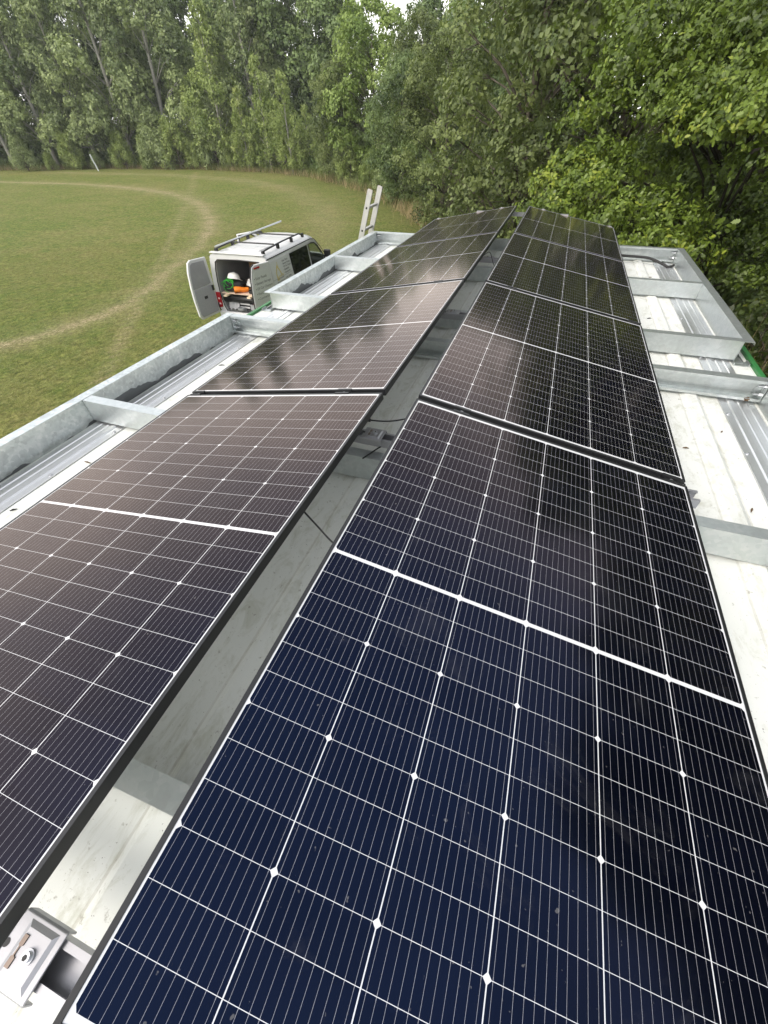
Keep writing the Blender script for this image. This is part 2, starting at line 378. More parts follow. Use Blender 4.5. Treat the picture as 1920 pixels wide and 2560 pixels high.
def foliage(rng, boughs, twigs, per, lsize, spread, shape='rhomb', up=.5, shell=.35, name='crown'):
    """boughs: (cx,cy,cz, rx,ry,rz, tint). Twigs sit in the outer part of each bough, leaves round each twig."""
    PO, AX, NR, SZ, TI = [], [], [], [], []
    for b in boughs:
        c = np.array(b[:3]); r = np.array(b[3:6]); n = max(3, int(twigs * (r.prod() ** (2 / 3))))
        d = norm(rng.normal(size=(n, 3))); d[:, 2] = np.where(d[:, 2] < -.35, -d[:, 2] * .6, d[:, 2]); d = norm(d)
        rad = shell + (1 - shell) * rng.random(n) ** .45
        rad *= 1 + .15 * rng.normal(size=n)
        p = c + d * r * rad[:, None]
        tw = norm(d + rng.normal(size=(n, 3)) * .45 + np.array([0, 0, up]))
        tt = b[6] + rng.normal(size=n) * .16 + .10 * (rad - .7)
        pp = np.repeat(p, per, 0); aa = np.repeat(tw, per, 0); m = n * per
        along = rng.random(m)[:, None] * spread
        pp = pp + aa * along * .7 + rng.normal(size=(m, 3)) * spread * .22
        ax = norm(aa * .6 + rng.normal(size=(m, 3)) * .65)
        dd = np.repeat(d, per, 0); ax = norm(ax - .75 * dd * (ax * dd).sum(1, keepdims=True))
        nr = norm(dd * .9 + np.array([0, 0, .45]) + rng.normal(size=(m, 3)) * .38)
        PO.append(pp); AX.append(ax); NR.append(nr); SZ.append(lsize * (.55 + .7 * rng.random(m)))
        TI.append(.5 + (np.repeat(tt, per) - .5) + rng.normal(size=m) * .13)
    PO, AX, NR, SZ, TI = [np.concatenate(q) for q in (PO, AX, NR, SZ, TI)]
    return leaves_mesh(name, PO, AX, NR, SZ, TI, shape)
def trunk_mesh(rng, H, r0, boughs, lean=(0, 0), limb=.35, top=.9):
    mb = MB(); n = 9; pts = []
    for i in range(n):
        t = i / (n - 1); w = .05 * H * .25
        pts.append((lean[0] * t + w * math.sin(t * 5 + rng.random()) * t * .5, lean[1] * t + w * math.cos(t * 4) * t * .5, H * top * t - .1 * (i == 0)))
    mb.tube(pts, [r0 * (1 - .9 * (i / (n - 1))) + .012 for i in range(n)], 8)
    P = [Vector(p) for p in pts]
    for b in boughs:
        c = Vector(b[:3]); zt = max(.12 * H, c.z - .35 * math.hypot(c.x, c.y) - .3)
        j = min(n - 2, max(0, int(zt / (H * top) * (n - 1)))); s = P[j]
        mid = s.lerp(c, .5) + Vector((0, 0, .10 * (c - s).length))
        rr = r0 * (1 - .85 * j / (n - 1)) * limb + .006
        mb.tube([s, mid, c], [rr, rr * .6, rr * .22], 5)
        for _ in range(2):
            e = c + Vector(rng.normal(size=3)) * float(np.mean(b[3:6])) * .5
            mb.tube([mid.lerp(c, .6), e], [rr * .35, rr * .1], 4)
    return mb.mesh('trunk', True)
def boughs_for(rng, H, h0, W, n, prof, rel=.34, flat=.75, tint=.5, var=.22, inner=.45):
    out = []
    for i in range(n):
        s = (i + rng.random()) / n; z = h0 + (H - h0) * s * .96
        rr = W * prof(s); a = i * 2.399 + rng.normal() * .5; q = inner + (1 - inner) * math.sqrt(rng.random())
        rad = max(.12 * W, rel * W * (.65 + .7 * rng.random()) * (.5 + .5 * prof(s)))
        out.append((q * rr * math.cos(a) * .9, q * rr * math.sin(a) * .9, z, rad, rad, rad * flat, tint + rng.normal() * var * .6))
    out.append((0, 0, H - .06 * H, .22 * W, .22 * W, .06 * H, tint + .1))
    return out
P_POP = lambda s: (.62 + .38 * math.sin(math.pi * min(1, s * 1.5 + .12))) * (1 - max(0, s - .45) / .55) ** .75 + .07
P_OVAL = lambda s: math.sqrt(max(.05, 1 - (2 * s - .95) ** 2 * .92))
P_DOME = lambda s: math.sqrt(max(.06, 1 - s * s * .95))
def tree_mesh(seed, H, h0, W, nb, prof, twigs, per, lsize, spread, shape, up, r0, rel=.34, flat=.8, lean=(0, 0), tint=.5, var=.22, inner=.45, limb=.35, shell=.35):
    rng = np.random.default_rng(seed); b = boughs_for(rng, H, h0, W, nb, prof, rel, flat, tint, var, inner)
    if lean != (0, 0): b = [(q[0] + lean[0] * q[2] / H, q[1] + lean[1] * q[2] / H, *q[2:]) for q in b]
    return foliage(rng, b, twigs, per, lsize, spread, shape, up, shell), trunk_mesh(rng, H, r0, b, lean, limb)
def at_px(px, dist):
    """ground position along the sight direction of a photo column"""
    a = R(-19.29) + math.atan((px - 960) / 1408)
    return (0.476 + dist * math.sin(a), 0.2365 + dist * math.cos(a))
def put_tree(name, meshes, leaf, bark, xy, rz, s, label, group, cat='tree', sz=None, z=G):
    r = empty(name, (xy[0], xy[1], z), (0, 0, rz)); r.scale = (s, s, sz or s)
    tag(r, label, cat, group)
    for nm, me, mt in (('crown', meshes[0], leaf), ('trunk', meshes[1], bark)):
        if not me.materials: me.materials.append(mt)
        o = bpy.data.objects.new(nm, me); col.objects.link(o); o.parent = r
    return r
GW = 'trees of the wood round the field'
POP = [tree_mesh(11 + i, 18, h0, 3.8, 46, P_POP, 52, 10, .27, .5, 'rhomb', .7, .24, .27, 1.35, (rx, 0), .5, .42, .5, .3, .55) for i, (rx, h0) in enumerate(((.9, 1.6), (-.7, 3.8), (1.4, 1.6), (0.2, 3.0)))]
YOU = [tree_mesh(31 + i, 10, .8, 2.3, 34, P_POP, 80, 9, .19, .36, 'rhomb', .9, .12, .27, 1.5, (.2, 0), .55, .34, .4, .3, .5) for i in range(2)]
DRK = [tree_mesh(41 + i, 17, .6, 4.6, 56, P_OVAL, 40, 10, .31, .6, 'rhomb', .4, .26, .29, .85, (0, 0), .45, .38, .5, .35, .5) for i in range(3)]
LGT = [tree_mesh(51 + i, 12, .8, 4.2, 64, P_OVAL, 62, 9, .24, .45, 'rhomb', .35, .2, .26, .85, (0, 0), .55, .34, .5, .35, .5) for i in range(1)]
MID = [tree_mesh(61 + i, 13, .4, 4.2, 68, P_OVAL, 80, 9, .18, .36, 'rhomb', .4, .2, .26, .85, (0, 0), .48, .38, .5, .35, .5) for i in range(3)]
P_SHOOT = lambda s: (1 - .62 * s)
SHR = [tree_mesh(71 + i, 3.4, .1, 1.75, 34, P_SHOOT, 95, 8, .20, .40, 'narrow', 1.6, .05, .24, 2.4, (0, 0), .52, .3, .3) for i in range(3)]

def wood():
    front = [  # photo column, distance, mesh, height scale, label
      (-150, 92, 0, 1.05, 'tall pale poplar cut by the left border of the photo'),
      (-20, 88, 1, 1.0, 'tall pale poplar at the left end of the wood, bare branches low on it'),
      (95, 85, 2, 1.08, 'tall poplar leaning right, second of the row from the left'),
      (205, 83, 0, 1.02, 'tall poplar with pointed top above the leaning grey post'),
      (300, 81, 3, 1.25, 'tall poplar behind the small pale-trunked tree'),
      (400, 78, 2, 1.25, 'tall poplar left of the yellow-green young tree'),
      (640, 73, 1, 1.12, 'tall dark poplar right of the yellow-green young tree')]
    for i, (px, d, k, s, lb) in enumerate(front):
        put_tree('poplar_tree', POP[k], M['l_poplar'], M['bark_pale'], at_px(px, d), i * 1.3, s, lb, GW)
    back = [(-60, 100, 0), (60, 99, 1), (160, 98, 2), (260, 97, 0), (350, 96, 1), (450, 93, 2), (540, 90, 0), (620, 86, 1), (705, 80, 2), (780, 74, 0), (850, 69, 1), (1060, 58, 2), (1140, 50, 0), (1230, 44, 1), (1330, 38, 2)]
    lbs = ['behind the first poplars on the left', 'behind the second poplar from the left', 'behind the poplar that leans right', 'behind the pointed poplar', 'between two tall pale poplars',
           'directly behind the yellow-green young tree', 'tallest, in the dark back row right of the yellow-green tree', 'back row, right of the dark poplar', 'back row, left of the gap of sky', 'just left of the bright light-green tree',
           'behind the bright light-green tree, against the gap of sky', 'behind the right side of the light-green tree', 'right of the gap of sky', 'behind the dark middle trees', 'behind the grey-green willow']
    for i, ((px, d, k), lb) in enumerate(zip(back, lbs)):
        s = {620: 1.12, 705: 1.16, 780: 1.16, 850: .95, 1060: .72, 1140: .65, 1230: .84, 1330: .76}.get(px, 1.2 if px < 720 else 1.0)
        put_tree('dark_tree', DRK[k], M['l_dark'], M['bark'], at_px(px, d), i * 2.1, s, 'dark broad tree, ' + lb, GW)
    young = [(545, 70, 0, 1.34, 'slim yellow-green young tree, tallest of the young poplars'), (355, 76, 1, .62, 'small pale tree with a bare pale trunk before the poplars'),
             (660, 64, 1, .92, 'bushy young poplar with bright tips, left of two'), (715, 60, 0, .78, 'bushy young poplar with bright tips, right of two'), (600, 66, 1, .7, 'low young poplar between the tallest and the bushy ones'),
             (480, 73, 0, .75, 'young poplar left of the tallest yellow-green one'), (765, 60, 1, .55, 'lowest young poplar beside the light-green tree')]
    for i, (px, d, k, s, lb) in enumerate(young):
        put_tree('young_tree', YOU[k], M['l_young'], M['bark_pale'], at_px(px, d), i * 1.7, s, lb, GW)
    put_tree('light_green_tree', LGT[0], M['l_light'], M['bark'], at_px(935, 50), .4, .93, 'bright light-green rounded tree in the middle of the wood, below the gap of sky', GW)
    mids = [(850, 51, 0, .62, 'low rounded tree at the foot of the light-green tree'), (1050, 40, 1, .70, 'dark green rounded tree right of the light-green tree'), (1010, 36, 2, .55, 'low dark tree at the corner of the field'),
            (1140, 31, 2, .62, 'dark tree between the light-green tree and the willow'), (1120, 26, 0, .55, 'low dense tree left of the willow foot')]
    for i, (px, d, k, s, lb) in enumerate(mids):
        put_tree('rounded_tree', MID[k], M['l_dark' if k == 2 else 'l_willow'], M['bark'], at_px(px, d), i * 1.1, s, lb, GW)
    shr = [(10, 83, .9), (75, 82, .75), (140, 81, .8), (200, 80, .7), (275, 78, 1.1), (330, 76, 1.0), (375, 75, 1.35), (420, 73, 1.25), (470, 72, 1.1), (520, 71, 1.45), (560, 69, 1.2), (615, 67, 1.3), (660, 65, 1.1), (700, 63, 1.35), (745, 60, 1.0), (800, 56, .9), (870, 49, .8), (920, 45, .9), (970, 40, .8)]
    wl = ['at the left border of the field edge', 'second from the left along the field edge', 'left of the leaning grey post', 'behind the leaning grey post', 'rounded, just right of the leaning grey post', 'right of the rounded shrub',
          'below the small pale-trunked tree', 'right of the small pale-trunked tree', 'left of the tall shoots', 'tall, upright shoots in the middle of the far edge', 'right of the tall upright shoots', 'below the bushy young poplars', 'below the brightest young poplar', 'under the right bushy young poplar',
          'below the lowest young poplar', 'at the foot of the light-green tree', 'in the corner of the field', 'right of the corner of the field', 'beside the dry grass before the dark trees']
    for i, ((px, d, s), lb) in enumerate(zip(shr, wl)):
        put_tree('shrub', SHR[i % 3], M['l_young' if i % 3 else 'l_poplar'], M['bark'], at_px(px, d), i * .9, s * (1.0, .62, 1.18, .7, .9, .55, 1.1)[i % 7], 'green shrub ' + lb, 'shrubs along the field edge', 'shrub')
wood()

def near_trees():
    # grey-green willow beyond the far end of the roof
    rng = np.random.default_rng(5); b = boughs_for(rng, 9.4, .3, 2.8, 80, P_OVAL, .25, .8, .5, .42, .6)
    me = (foliage(rng, b, 120, 9, .12, .24, 'rhomb', .35, .35), trunk_mesh(rng, 9.4, .2, b))
    put_tree('willow_tree', me, M['l_willow'], M['bark'], at_px(1325, 17.5), 0, 1, 'large grey-green willow beyond the far end of the roof', GW)
    rng = np.random.default_rng(6); b = boughs_for(rng, 8.8, 1.2, 4.0, 80, P_OVAL, .25, .8, .45, .42, .55)
    me = (foliage(rng, b, 80, 9, .15, .28, 'rhomb', .3, .35), trunk_mesh(rng, 8.6, .2, b))
    put_tree('broad_tree', me, M['l_willow'], M['bark'], at_px(1560, 17), 1, 1, 'tall dull-green tree behind the oak at the top right', GW)
    # oak with sunlit boughs, boughs placed one by one
    ox, oy = 3.3, 11.6
    r = empty('oak_tree', (ox, oy, G)); tag(r, 'broad oak with bright sunlit boughs overhanging the right far corner of the roof', 'tree', GW)
    rng = np.random.default_rng(8)
    hand = []
    def B(px, py, dist, rad, tint=.6, fl=.62):
        # bough given by its direction from the roof and its distance
        u, v = (px - 960) / 1007.45, -(py - 1280) / 1007.45
        d = Euler((0.7967, 0.0121, 0.3367)).to_matrix() @ Vector((u, v, -1)); h = math.hypot(d.x, d.y)
        p = Vector((.4763, .2365, .8611)) + d / h * dist
        hand.append((p.x - ox, p.y - oy, p.z - G, rad * .80, rad * .80, rad * fl * .80, tint + .08 * rng.normal()))
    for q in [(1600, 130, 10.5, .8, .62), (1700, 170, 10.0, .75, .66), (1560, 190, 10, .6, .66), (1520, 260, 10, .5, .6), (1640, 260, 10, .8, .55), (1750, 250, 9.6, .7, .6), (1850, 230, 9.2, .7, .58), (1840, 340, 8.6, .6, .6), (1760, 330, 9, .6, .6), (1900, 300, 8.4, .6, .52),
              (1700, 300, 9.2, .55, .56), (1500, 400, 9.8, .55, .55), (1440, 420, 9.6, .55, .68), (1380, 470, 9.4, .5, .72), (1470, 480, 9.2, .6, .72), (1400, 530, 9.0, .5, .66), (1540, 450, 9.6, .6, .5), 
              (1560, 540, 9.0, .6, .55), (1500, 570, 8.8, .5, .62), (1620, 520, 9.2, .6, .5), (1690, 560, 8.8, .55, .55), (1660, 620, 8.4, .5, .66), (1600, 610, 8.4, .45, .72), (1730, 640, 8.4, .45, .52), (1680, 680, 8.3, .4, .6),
              (1880, 420, 8.6, .45, .48), (1790, 470, 11.2, .8, .30), (1880, 520, 11, .8, .28), (1800, 590, 10.6, .8, .26), (1720, 470, 11.6, .8, .30), (1900, 620, 10.4, .8, .26), (1740, 400, 12, .8, .34), (1640, 400, 12, .8, .34), (1850, 700, 10, .7, .24), (1330, 540, 9.2, .4, .6), (1450, 320, 10.2, .4, .5),  # low tints here paint extra shade into the deeper boughs
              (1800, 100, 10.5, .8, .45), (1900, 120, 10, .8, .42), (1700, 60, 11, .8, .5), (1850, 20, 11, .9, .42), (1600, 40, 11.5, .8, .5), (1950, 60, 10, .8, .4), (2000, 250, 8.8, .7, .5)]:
        B(*q)
    fill = boughs_for(rng, 10.5, 1.2, 3.9, 46, P_OVAL, .22, .7, .3, .18, .2)  # inner boughs: shade of the crown interior put into their low tint
    fill = [f for f in fill if f[1] + oy > 8.6]
    top = [(q[0] + 1.9, *q[1:]) for q in boughs_for(rng, 10.2, 5.5, 3.6, 34, P_DOME, .26, .7, .48, .22, .4)]
    allb = hand + fill + top
    cm = foliage(rng, hand, 520, 11, .070, .13, 'oak', .45, .3)
    cm2 = foliage(rng, fill + top, 30, 9, .10, .22, 'oak', .35, .3)
    link('crown', cm, M['l_oak'], r); link('inner_crown', cm2, M['l_oak'], r)
    link('trunk', trunk_mesh(rng, 9.5, .30, hand + top, (.9, .3), .12), M['bark_oak'], r)
    # brambles along the right-hand wall of the container
    rng = np.random.default_rng(9)
    spots = [(3.35, 1.2, 1.9), (3.5, 3.0, 2.1), (3.45, 4.8, 2.15), (3.7, 6.6, 2.2), (4.4, 8.3, 2.3), (5.3, 2.2, 2.7), (5.6, 4.8, 2.8), (5.8, 7.2, 2.9), (6.8, 9.5, 3.2), (1.2, 9.2, 1.7), (-1.2, 10.2, 1.4), (2.8, 8.4, 2.0), (2.95, 5.6, 2.5), (4.5, 6.1, 2.8), (3.9, 7.6, 2.6), (5.0, 8.8, 3.2), (2.9, 3.6, 2.2)]
    lb = ['beside the near right corner of the roof', 'beside the cut green edge of the roof', 'below the overhanging steel edge', 'under the far right corner of the roof', 'in the shade under the oak', 'behind the dry stems by the roof', 'second row, below the oak shade',
          'second row, under the oak trunk', 'farthest, deep under the oak', 'under the oak boughs beyond the roof end', 'low, beyond the roof end by the willow', 'under the oak behind the far right corner', 'tall, close to the far right wall', 'tall, between two others in the oak shade', 'tangled, just outside the far right corner', 'tall and dark under the lowest oak boughs', 'close to the right wall with dry stems through it']
    bm_ = []
    for i in range(3):
        b = boughs_for(rng, 2.2, .1, 1.25, 26, P_DOME, .34, .8, .5, .25, .4)
        bm_.append((foliage(rng, b, 130, 6, .075, .14, 'simple', .3, .45), trunk_mesh(rng, 2.0, .03, b)))
    for i, ((x, y, h), l_) in enumerate(zip(spots, lb)):
        put_tree('bramble_bush', bm_[i % 3], M['l_bramble'], M['bark'], (x, y), i * 1.3, h / 2.2, 'dark bramble bush ' + l_, 'brambles beside the container', 'bush')
near_trees()

def side_wood():
    rng = np.random.default_rng(21)
    spots = [(9.5, 8.5, 1.0), (8.6, 3.5, .95), (9.8, -2.0, 1.0), (12.5, 13, 1.15), (13.5, 5.5, 1.15), (6.6, 14.2, 1.02), (7.2, 18.5, 1.05)]
    lb = ['just right of the oak, mirrored in the right row of panels', 'beside the middle of the container behind the brambles', 'beside the near end of the container', 'behind and right of the oak', 'second row right of the container', 'close behind the right side of the oak', 'straight behind the oak']
    for i, ((x, y, k), l_) in enumerate(zip(spots, lb)):
        put_tree('tall_side_tree', MID[i % 3], M['l_dark' if i % 3 == 2 else 'l_willow'], M['bark'], (x, y), i * 1.9, k, 'tall dense tree ' + l_, GW)
    # low undergrowth that closes the foot of the wood
    n = 42000; pl = np.array(EDGE[:12], float); seg = np.hypot(*np.diff(pl, axis=0).T); cs = np.concatenate([[0], np.cumsum(seg)]); u = rng.random(n) * cs[-1]
    i = np.clip(np.searchsorted(cs, u) - 1, 0, len(seg) - 1); t = (u - cs[i]) / seg[i]; p = pl[i] + (pl[i+1] - pl[i]) * t[:, None]
    d = norm(pl[i+1] - pl[i]); nr = np.column_stack([-d[:, 1], d[:, 0]]); off = 1.5 + 16 * rng.random(n) ** 1.3
    p = p + nr * off[:, None]; z = G + rng.random(n) ** .8 * (1.2 + np.minimum(off, 6) * .55) * (.7 + .3 * np.sin(u * .9) + .25 * np.sin(u * .37 + off))
    P = np.column_stack([p, z]); me = leaves_mesh('undergrowth', P, rng.normal(size=(n, 3)) + [0, 0, .8], rng.normal(size=(n, 3)) + [0, 0, .5], .5 * (.6 + .7 * rng.random(n)), .35 + .22 * rng.normal(size=n), 'rhomb')
    o = link('undergrowth', me, M['l_dark']); tag(o, 'dark undergrowth filling the foot of the wood', 'undergrowth', kind='stuff')
side_wood()

def rough_grass():
    rng = np.random.default_rng(3)
    def blades(name, pts, hgt, w, n, mat, lean=.35):
        P = np.repeat(pts, n, 0); m = len(P); P = P + np.column_stack([rng.normal(size=m) * .35, rng.normal(size=m) * .35, np.zeros(m)])
        ax = norm(np.column_stack([rng.normal(size=m) * lean, rng.normal(size=m) * lean, np.ones(m)])); nr = norm(np.column_stack([rng.normal(size=m), rng.normal(size=m), np.zeros(m)]))
        H = hgt * (.5 + .8 * rng.random(m))
        T = np.array([(0, -.5), (1, 0), (0, .5)]); side = norm(np.cross(nr, ax))
        V = P[:, None] + H[:, None, None] * T[None, :, 0, None] * ax[:, None] + w * T[None, :, 1, None] * side[:, None]
        me = bpy.data.meshes.new(name); me.vertices.add(3 * m); me.vertices.foreach_set('co', V.astype(np.float32).ravel())
        me.loops.add(3 * m); me.loops.foreach_set('vertex_index', np.arange(3 * m, dtype=np.int32)); me.polygons.add(m); me.polygons.foreach_set('loop_start', np.arange(0, 3 * m, 3, dtype=np.int32))
        me.update(calc_edges=True); a = me.attributes.new('tint', 'FLOAT', 'FACE'); a.data.foreach_set('value', rng.random(m).astype(np.float32))
        return link(name, me, mat)
    def along(pl, n, off0, off1):
        pl = np.array(pl, float); seg = np.hypot(*np.diff(pl, axis=0).T); cs = np.concatenate([[0], np.cumsum(seg)]); s = rng.random(n) * cs[-1]
        i = np.clip(np.searchsorted(cs, s) - 1, 0, len(seg) - 1); t = (s - cs[i]) / seg[i]; p = pl[i] + (pl[i + 1] - pl[i]) * t[:, None]
        d = norm(pl[i + 1] - pl[i]); nrm_ = np.column_stack([-d[:, 1], d[:, 0]]); o = off0 + (off1 - off0) * rng.random(n)
        return np.column_stack([p + nrm_ * o[:, None], np.full(n, G)])
    e = EDGE[1:11]
    o = blades('dry_grass_fringe', along(e, 900, -.6, .9), .55, .035, 9, M['straw']); tag(o, 'pale dry grass fringe along the edge of the wood', 'grass', kind='stuff')
    o = blades('rough_grass', along(e, 1200, -.2, 2.2), .8, .045, 9, M['rough_grass']); tag(o, 'rough green grass and weeds at the foot of the wood', 'grass', kind='stuff')
    e2 = EDGE[8:12]
    o = blades('tall_dry_grass', along(e2, 420, -.9, .8), .6, .02, 9, M['straw']); tag(o, 'tall dry grass beyond the far end of the roof', 'grass', kind='stuff')
    # short tufts that break up the mown surface where it is seen from close by
    n = 22000; rad = 6 + 22 * rng.random(n) ** .8; an = rng.uniform(R(-82), R(-14), n)
    pts = np.column_stack([.5 + rad * np.sin(an), .2 + rad * np.cos(an), np.full(n, G - .004)]); pts = pts[(pts[:, 0] < -2.6) | (pts[:, 1] > 8)]
    pts = pts[polydist(pts[:, :2], TRACK) > .35]
    o = blades('grass_tufts', pts, .045, .010, 8, M['tuft'], .7); tag(o, 'short tufts in the mown grass of the field', 'grass', kind='stuff')
    pts = np.column_stack([rng.uniform(2.4, 4.4, 90), rng.uniform(2.2, 7.0, 90), np.full(90, G + 1.1)])
    o = blades('dry_stems', pts, 1.5, .012, 5, M['straw'], .3); tag(o, 'thin dry stems standing among the brambles by the roof edge', 'grass', kind='stuff')
rough_grass()

# ------------------------------------------------------------------ container building under the panels
RX, RY0, RY1 = 2.03, -1.6, 6.86        # half width of the roof sheet, near end, far end
def make_container():
    r = empty('container_building', (0, 2.6, G)); tag(r, 'long container building with white ribbed roof sheet and green edge trim', 'building')
    off = lambda mb: [setattr(mb, 'v', [(x, y - 2.6, z - G) for x, y, z in mb.v]), mb][1]
    # roof sheet with shallow trapezoid ribs running lengthwise
    prof = [(-RX, ROOF)]
    for k in range(-4, 5):
        c = -.15 + .4225 * k
        if -1.72 < c < 1.72:
            prof += [(c - .055, ROOF), (c - .030, ROOF + .016), (c + .030, ROOF + .016), (c + .055, ROOF)]
    prof += [(RX, ROOF)]
    mb = MB(); ys = [RY0, 1.0, 3.45, 5.0, RY1]
    n = len(prof); v = [(x, y, z) for y in ys for x, z in prof]
    mb.add(v, [(j*n+i, j*n+i+1, (j+1)*n+i+1, (j+1)*n+i) for j in range(len(ys)-1) for i in range(n-1)])
    off(mb).build('roof_sheet', M['roof'], r)
    mb = MB()
    for s in (-1, 1):
        x0, x1 = sorted((s * (RX + .001), s * (RX + .034)))
        mb.box(x0, x1, RY0, RY1 + .035, ROOF - .14, ROOF + .022)
    mb.box(-RX, RX, RY1 + .002, RY1 + .036, ROOF - .14, ROOF + .030)
    off(mb).build('edge_trim', M['green'], r, bevel=.004)
    # corrugated green walls
    mb = MB()
    def corr(p0, p1, dx, dy):
        L = math.hypot(p1[0]-p0[0], p1[1]-p0[1]); k = int(L / .28); ux, uy = (p1[0]-p0[0]) / L, (p1[1]-p0[1]) / L
        pts = []
        for i in range(k):
            a = L * i / k; st = L / k
            for f, o in ((0, 0), (.25, .036), (.5, .036), (.75, 0)): pts.append((p0[0] + ux*(a+f*st) - dx*o, p0[1] + uy*(a+f*st) - dy*o))
        pts.append(p1); m = len(pts)
        mb.add([(x, y, G) for x, y in pts] + [(x, y, ROOF - .05) for x, y in pts], [(i, i+1, m+i+1, m+i) for i in range(m-1)])
    corr((-RX, RY0), (-RX, RY1), -1, 0); corr((RX, RY0), (RX, RY1), 1, 0); corr((-RX, RY1), (RX, RY1), 0, 1); corr((-RX, RY0), (RX, RY0), 0, -1)
    off(mb).build('wall', M['green_wall'], r)
    # ribbed aluminium edge strips with screws
    for s in (-1, 1):
        a = [(1.700, 0), (1.700, .004), (1.742, .0045), (1.748, .011), (1.776, .011), (1.782, .0055), (1.800, .0055), (1.805, .009), (1.812, .009), (1.817, .0055),
             (1.850, .0055), (1.855, .009), (1.861, .009), (1.866, .0055), (1.895, .0055), (1.895, 0)]
        p = [(s * x, ROOF + .0035 + z) for x, z in a]
        if s < 0: p = p[::-1]
        o = off(MB().prism(p, 'y', RY0 + .02, RY1 - .06)).build('edge_strip', M['alu'], r)
        for k in range(19):
            y = RY0 + .25 + .425 * k + (.06 if s > 0 else 0)
            sb = MB(); sb.cyl((s * 1.716, y, ROOF + .0075), .011, .0025, 14); sb.cyl((s * 1.716, y, ROOF + .010), .0065, .006, 6)
            off(sb).build('screw', M['bolt'], o)
    # moss / grit line and flashing at the outer edge
    return r
make_container()

# ------------------------------------------------------------------ two galvanised steel frames on the roof
T_ = .003; BH = BT - ROOF - .004
WX = 1.92                                              # inner face of the side channels
def chan_x(mb, x, s, y0, y1):
    """side channel running along y: web at x, flanges pointing outward (s)"""
    z0, z1 = ROOF + .004, BT
    p = [(x, z0), (x, z1), (x + s*.066, z1), (x + s*.066, z1 - .018), (x + s*.063, z1 - .018), (x + s*.063, z1 - T_), (x + s*T_, z1 - T_), (x + s*T_, z0 + T_), (x + s*.063, z0 + T_), (x + s*.066, z0 + .012), (x + s*.066, z0)]
    mb.prism(p if s > 0 else p[::-1], 'y', y0, y1)
def chan_y(mb, y, s, x0, x1, dz=.0015):
    """cross beam running along x: web at y, flanges toward s"""
    z0, z1 = ROOF + .022, BT - dz
    p = [(y, z0), (y, z1), (y + s*.064, z1), (y + s*.064, z1 - .017), (y + s*.061, z1 - .017), (y + s*.061, z1 - T_), (y + s*T_, z1 - T_), (y + s*T_, z0 + T_), (y + s*.061, z0 + T_), (y + s*.061, z0 + .017), (y + s*.064, z0 + .017), (y + s*.064, z0)]
    mb.prism(p if s > 0 else p[::-1], 'x', x0, x1)
def make_frame(name, y0, y1, beams, label, ends, feet):
    cy = (y0 + y1) / 2; r = empty(name, (0, cy, ROOF)); tag(r, label, 'steel frame', 'steel frames carrying the panels')
    def off(mb): mb.v = [(x, y - cy, z - ROOF) for x, y, z in mb.v]; return mb
    for s in (-1, 1):
        mb = MB(); chan_x(mb, s * WX, s, y0, y1)
        o = mb.build('side_channel', M['galv_stain'] if s < 0 else M['galv'], r); o.data.transform(Matrix.Translation((0, 0, 0)))
        o.location = (0, -cy, -ROOF)
    for y, s in beams:
        mb = MB(); chan_y(mb, y, s, -WX + .0025, WX - .0025)
        o = mb.build('cross_beam', M['galv'], r); o.location = (0, -cy, -ROOF)
    # bolted cleats in the corners that open toward the viewer
    for y, s in ends:
        for sx in (-1, 1):
            mb = MB(); xw = sx * (WX - .0045); x2 = xw - sx * .045
            mb.box(min(xw, xw - sx*.004), max(xw, xw - sx*.004), y + s*.010 if s > 0 else y - .058, y + .058 if s > 0 else y - .010, ROOF + .035, BT - .02)
            mb.box(min(xw - sx*.004, x2), max(xw - sx*.004, x2), y + s*.006 - .002, y + s*.006 + .002, ROOF + .035, BT - .02)
            o = mb.build('cleat', M['galv'], r); o.location = (0, -cy, -ROOF)
            for z in (ROOF + .055, BT - .045):
                b = MB(); yb = y + s * .032
                b.cyl((xw - sx*.004 if sx < 0 else xw - .004 - .012, yb, z), .013, .012, 6, 'x'); b.cyl((xw - sx * .014 if sx < 0 else xw - .014 - .030, yb, z), .0065, .030, 10, 'x')
                bo = b.build('bolt', M['bolt'], o)
    for x, y in feet:
        mb = MB(); s = 1 if x > 0 else -1
        p = [(x - .05, ROOF + .002), (x - .05, ROOF + .022), (x - .046, ROOF + .022), (x - .040, ROOF + .006), (x + .040, ROOF + .006), (x + .046, ROOF + .022), (x + .05, ROOF + .022), (x + .05, ROOF + .002)]
        mb.prism(p[::-1], 'y', y, y + .075); o = mb.build('foot_shoe', M['galv'], r); o.location = (0, -cy, -ROOF)
    return r
make_frame('steel_frame', 3.79, 6.775, [(3.793, 1), (5.245, 1), (6.770, -1)], 'far galvanised steel frame with plain beam facing the camera, beside the white van', [(6.770, -1)], [(-1.965, 3.745), (1.965, 3.745)])
make_frame('steel_frame', .20, 3.212, [(.235, 1), (1.675, 1), (3.209, -1)], 'near galvanised steel frame with stained left channel, nearest the camera', [(3.209, -1)], [])

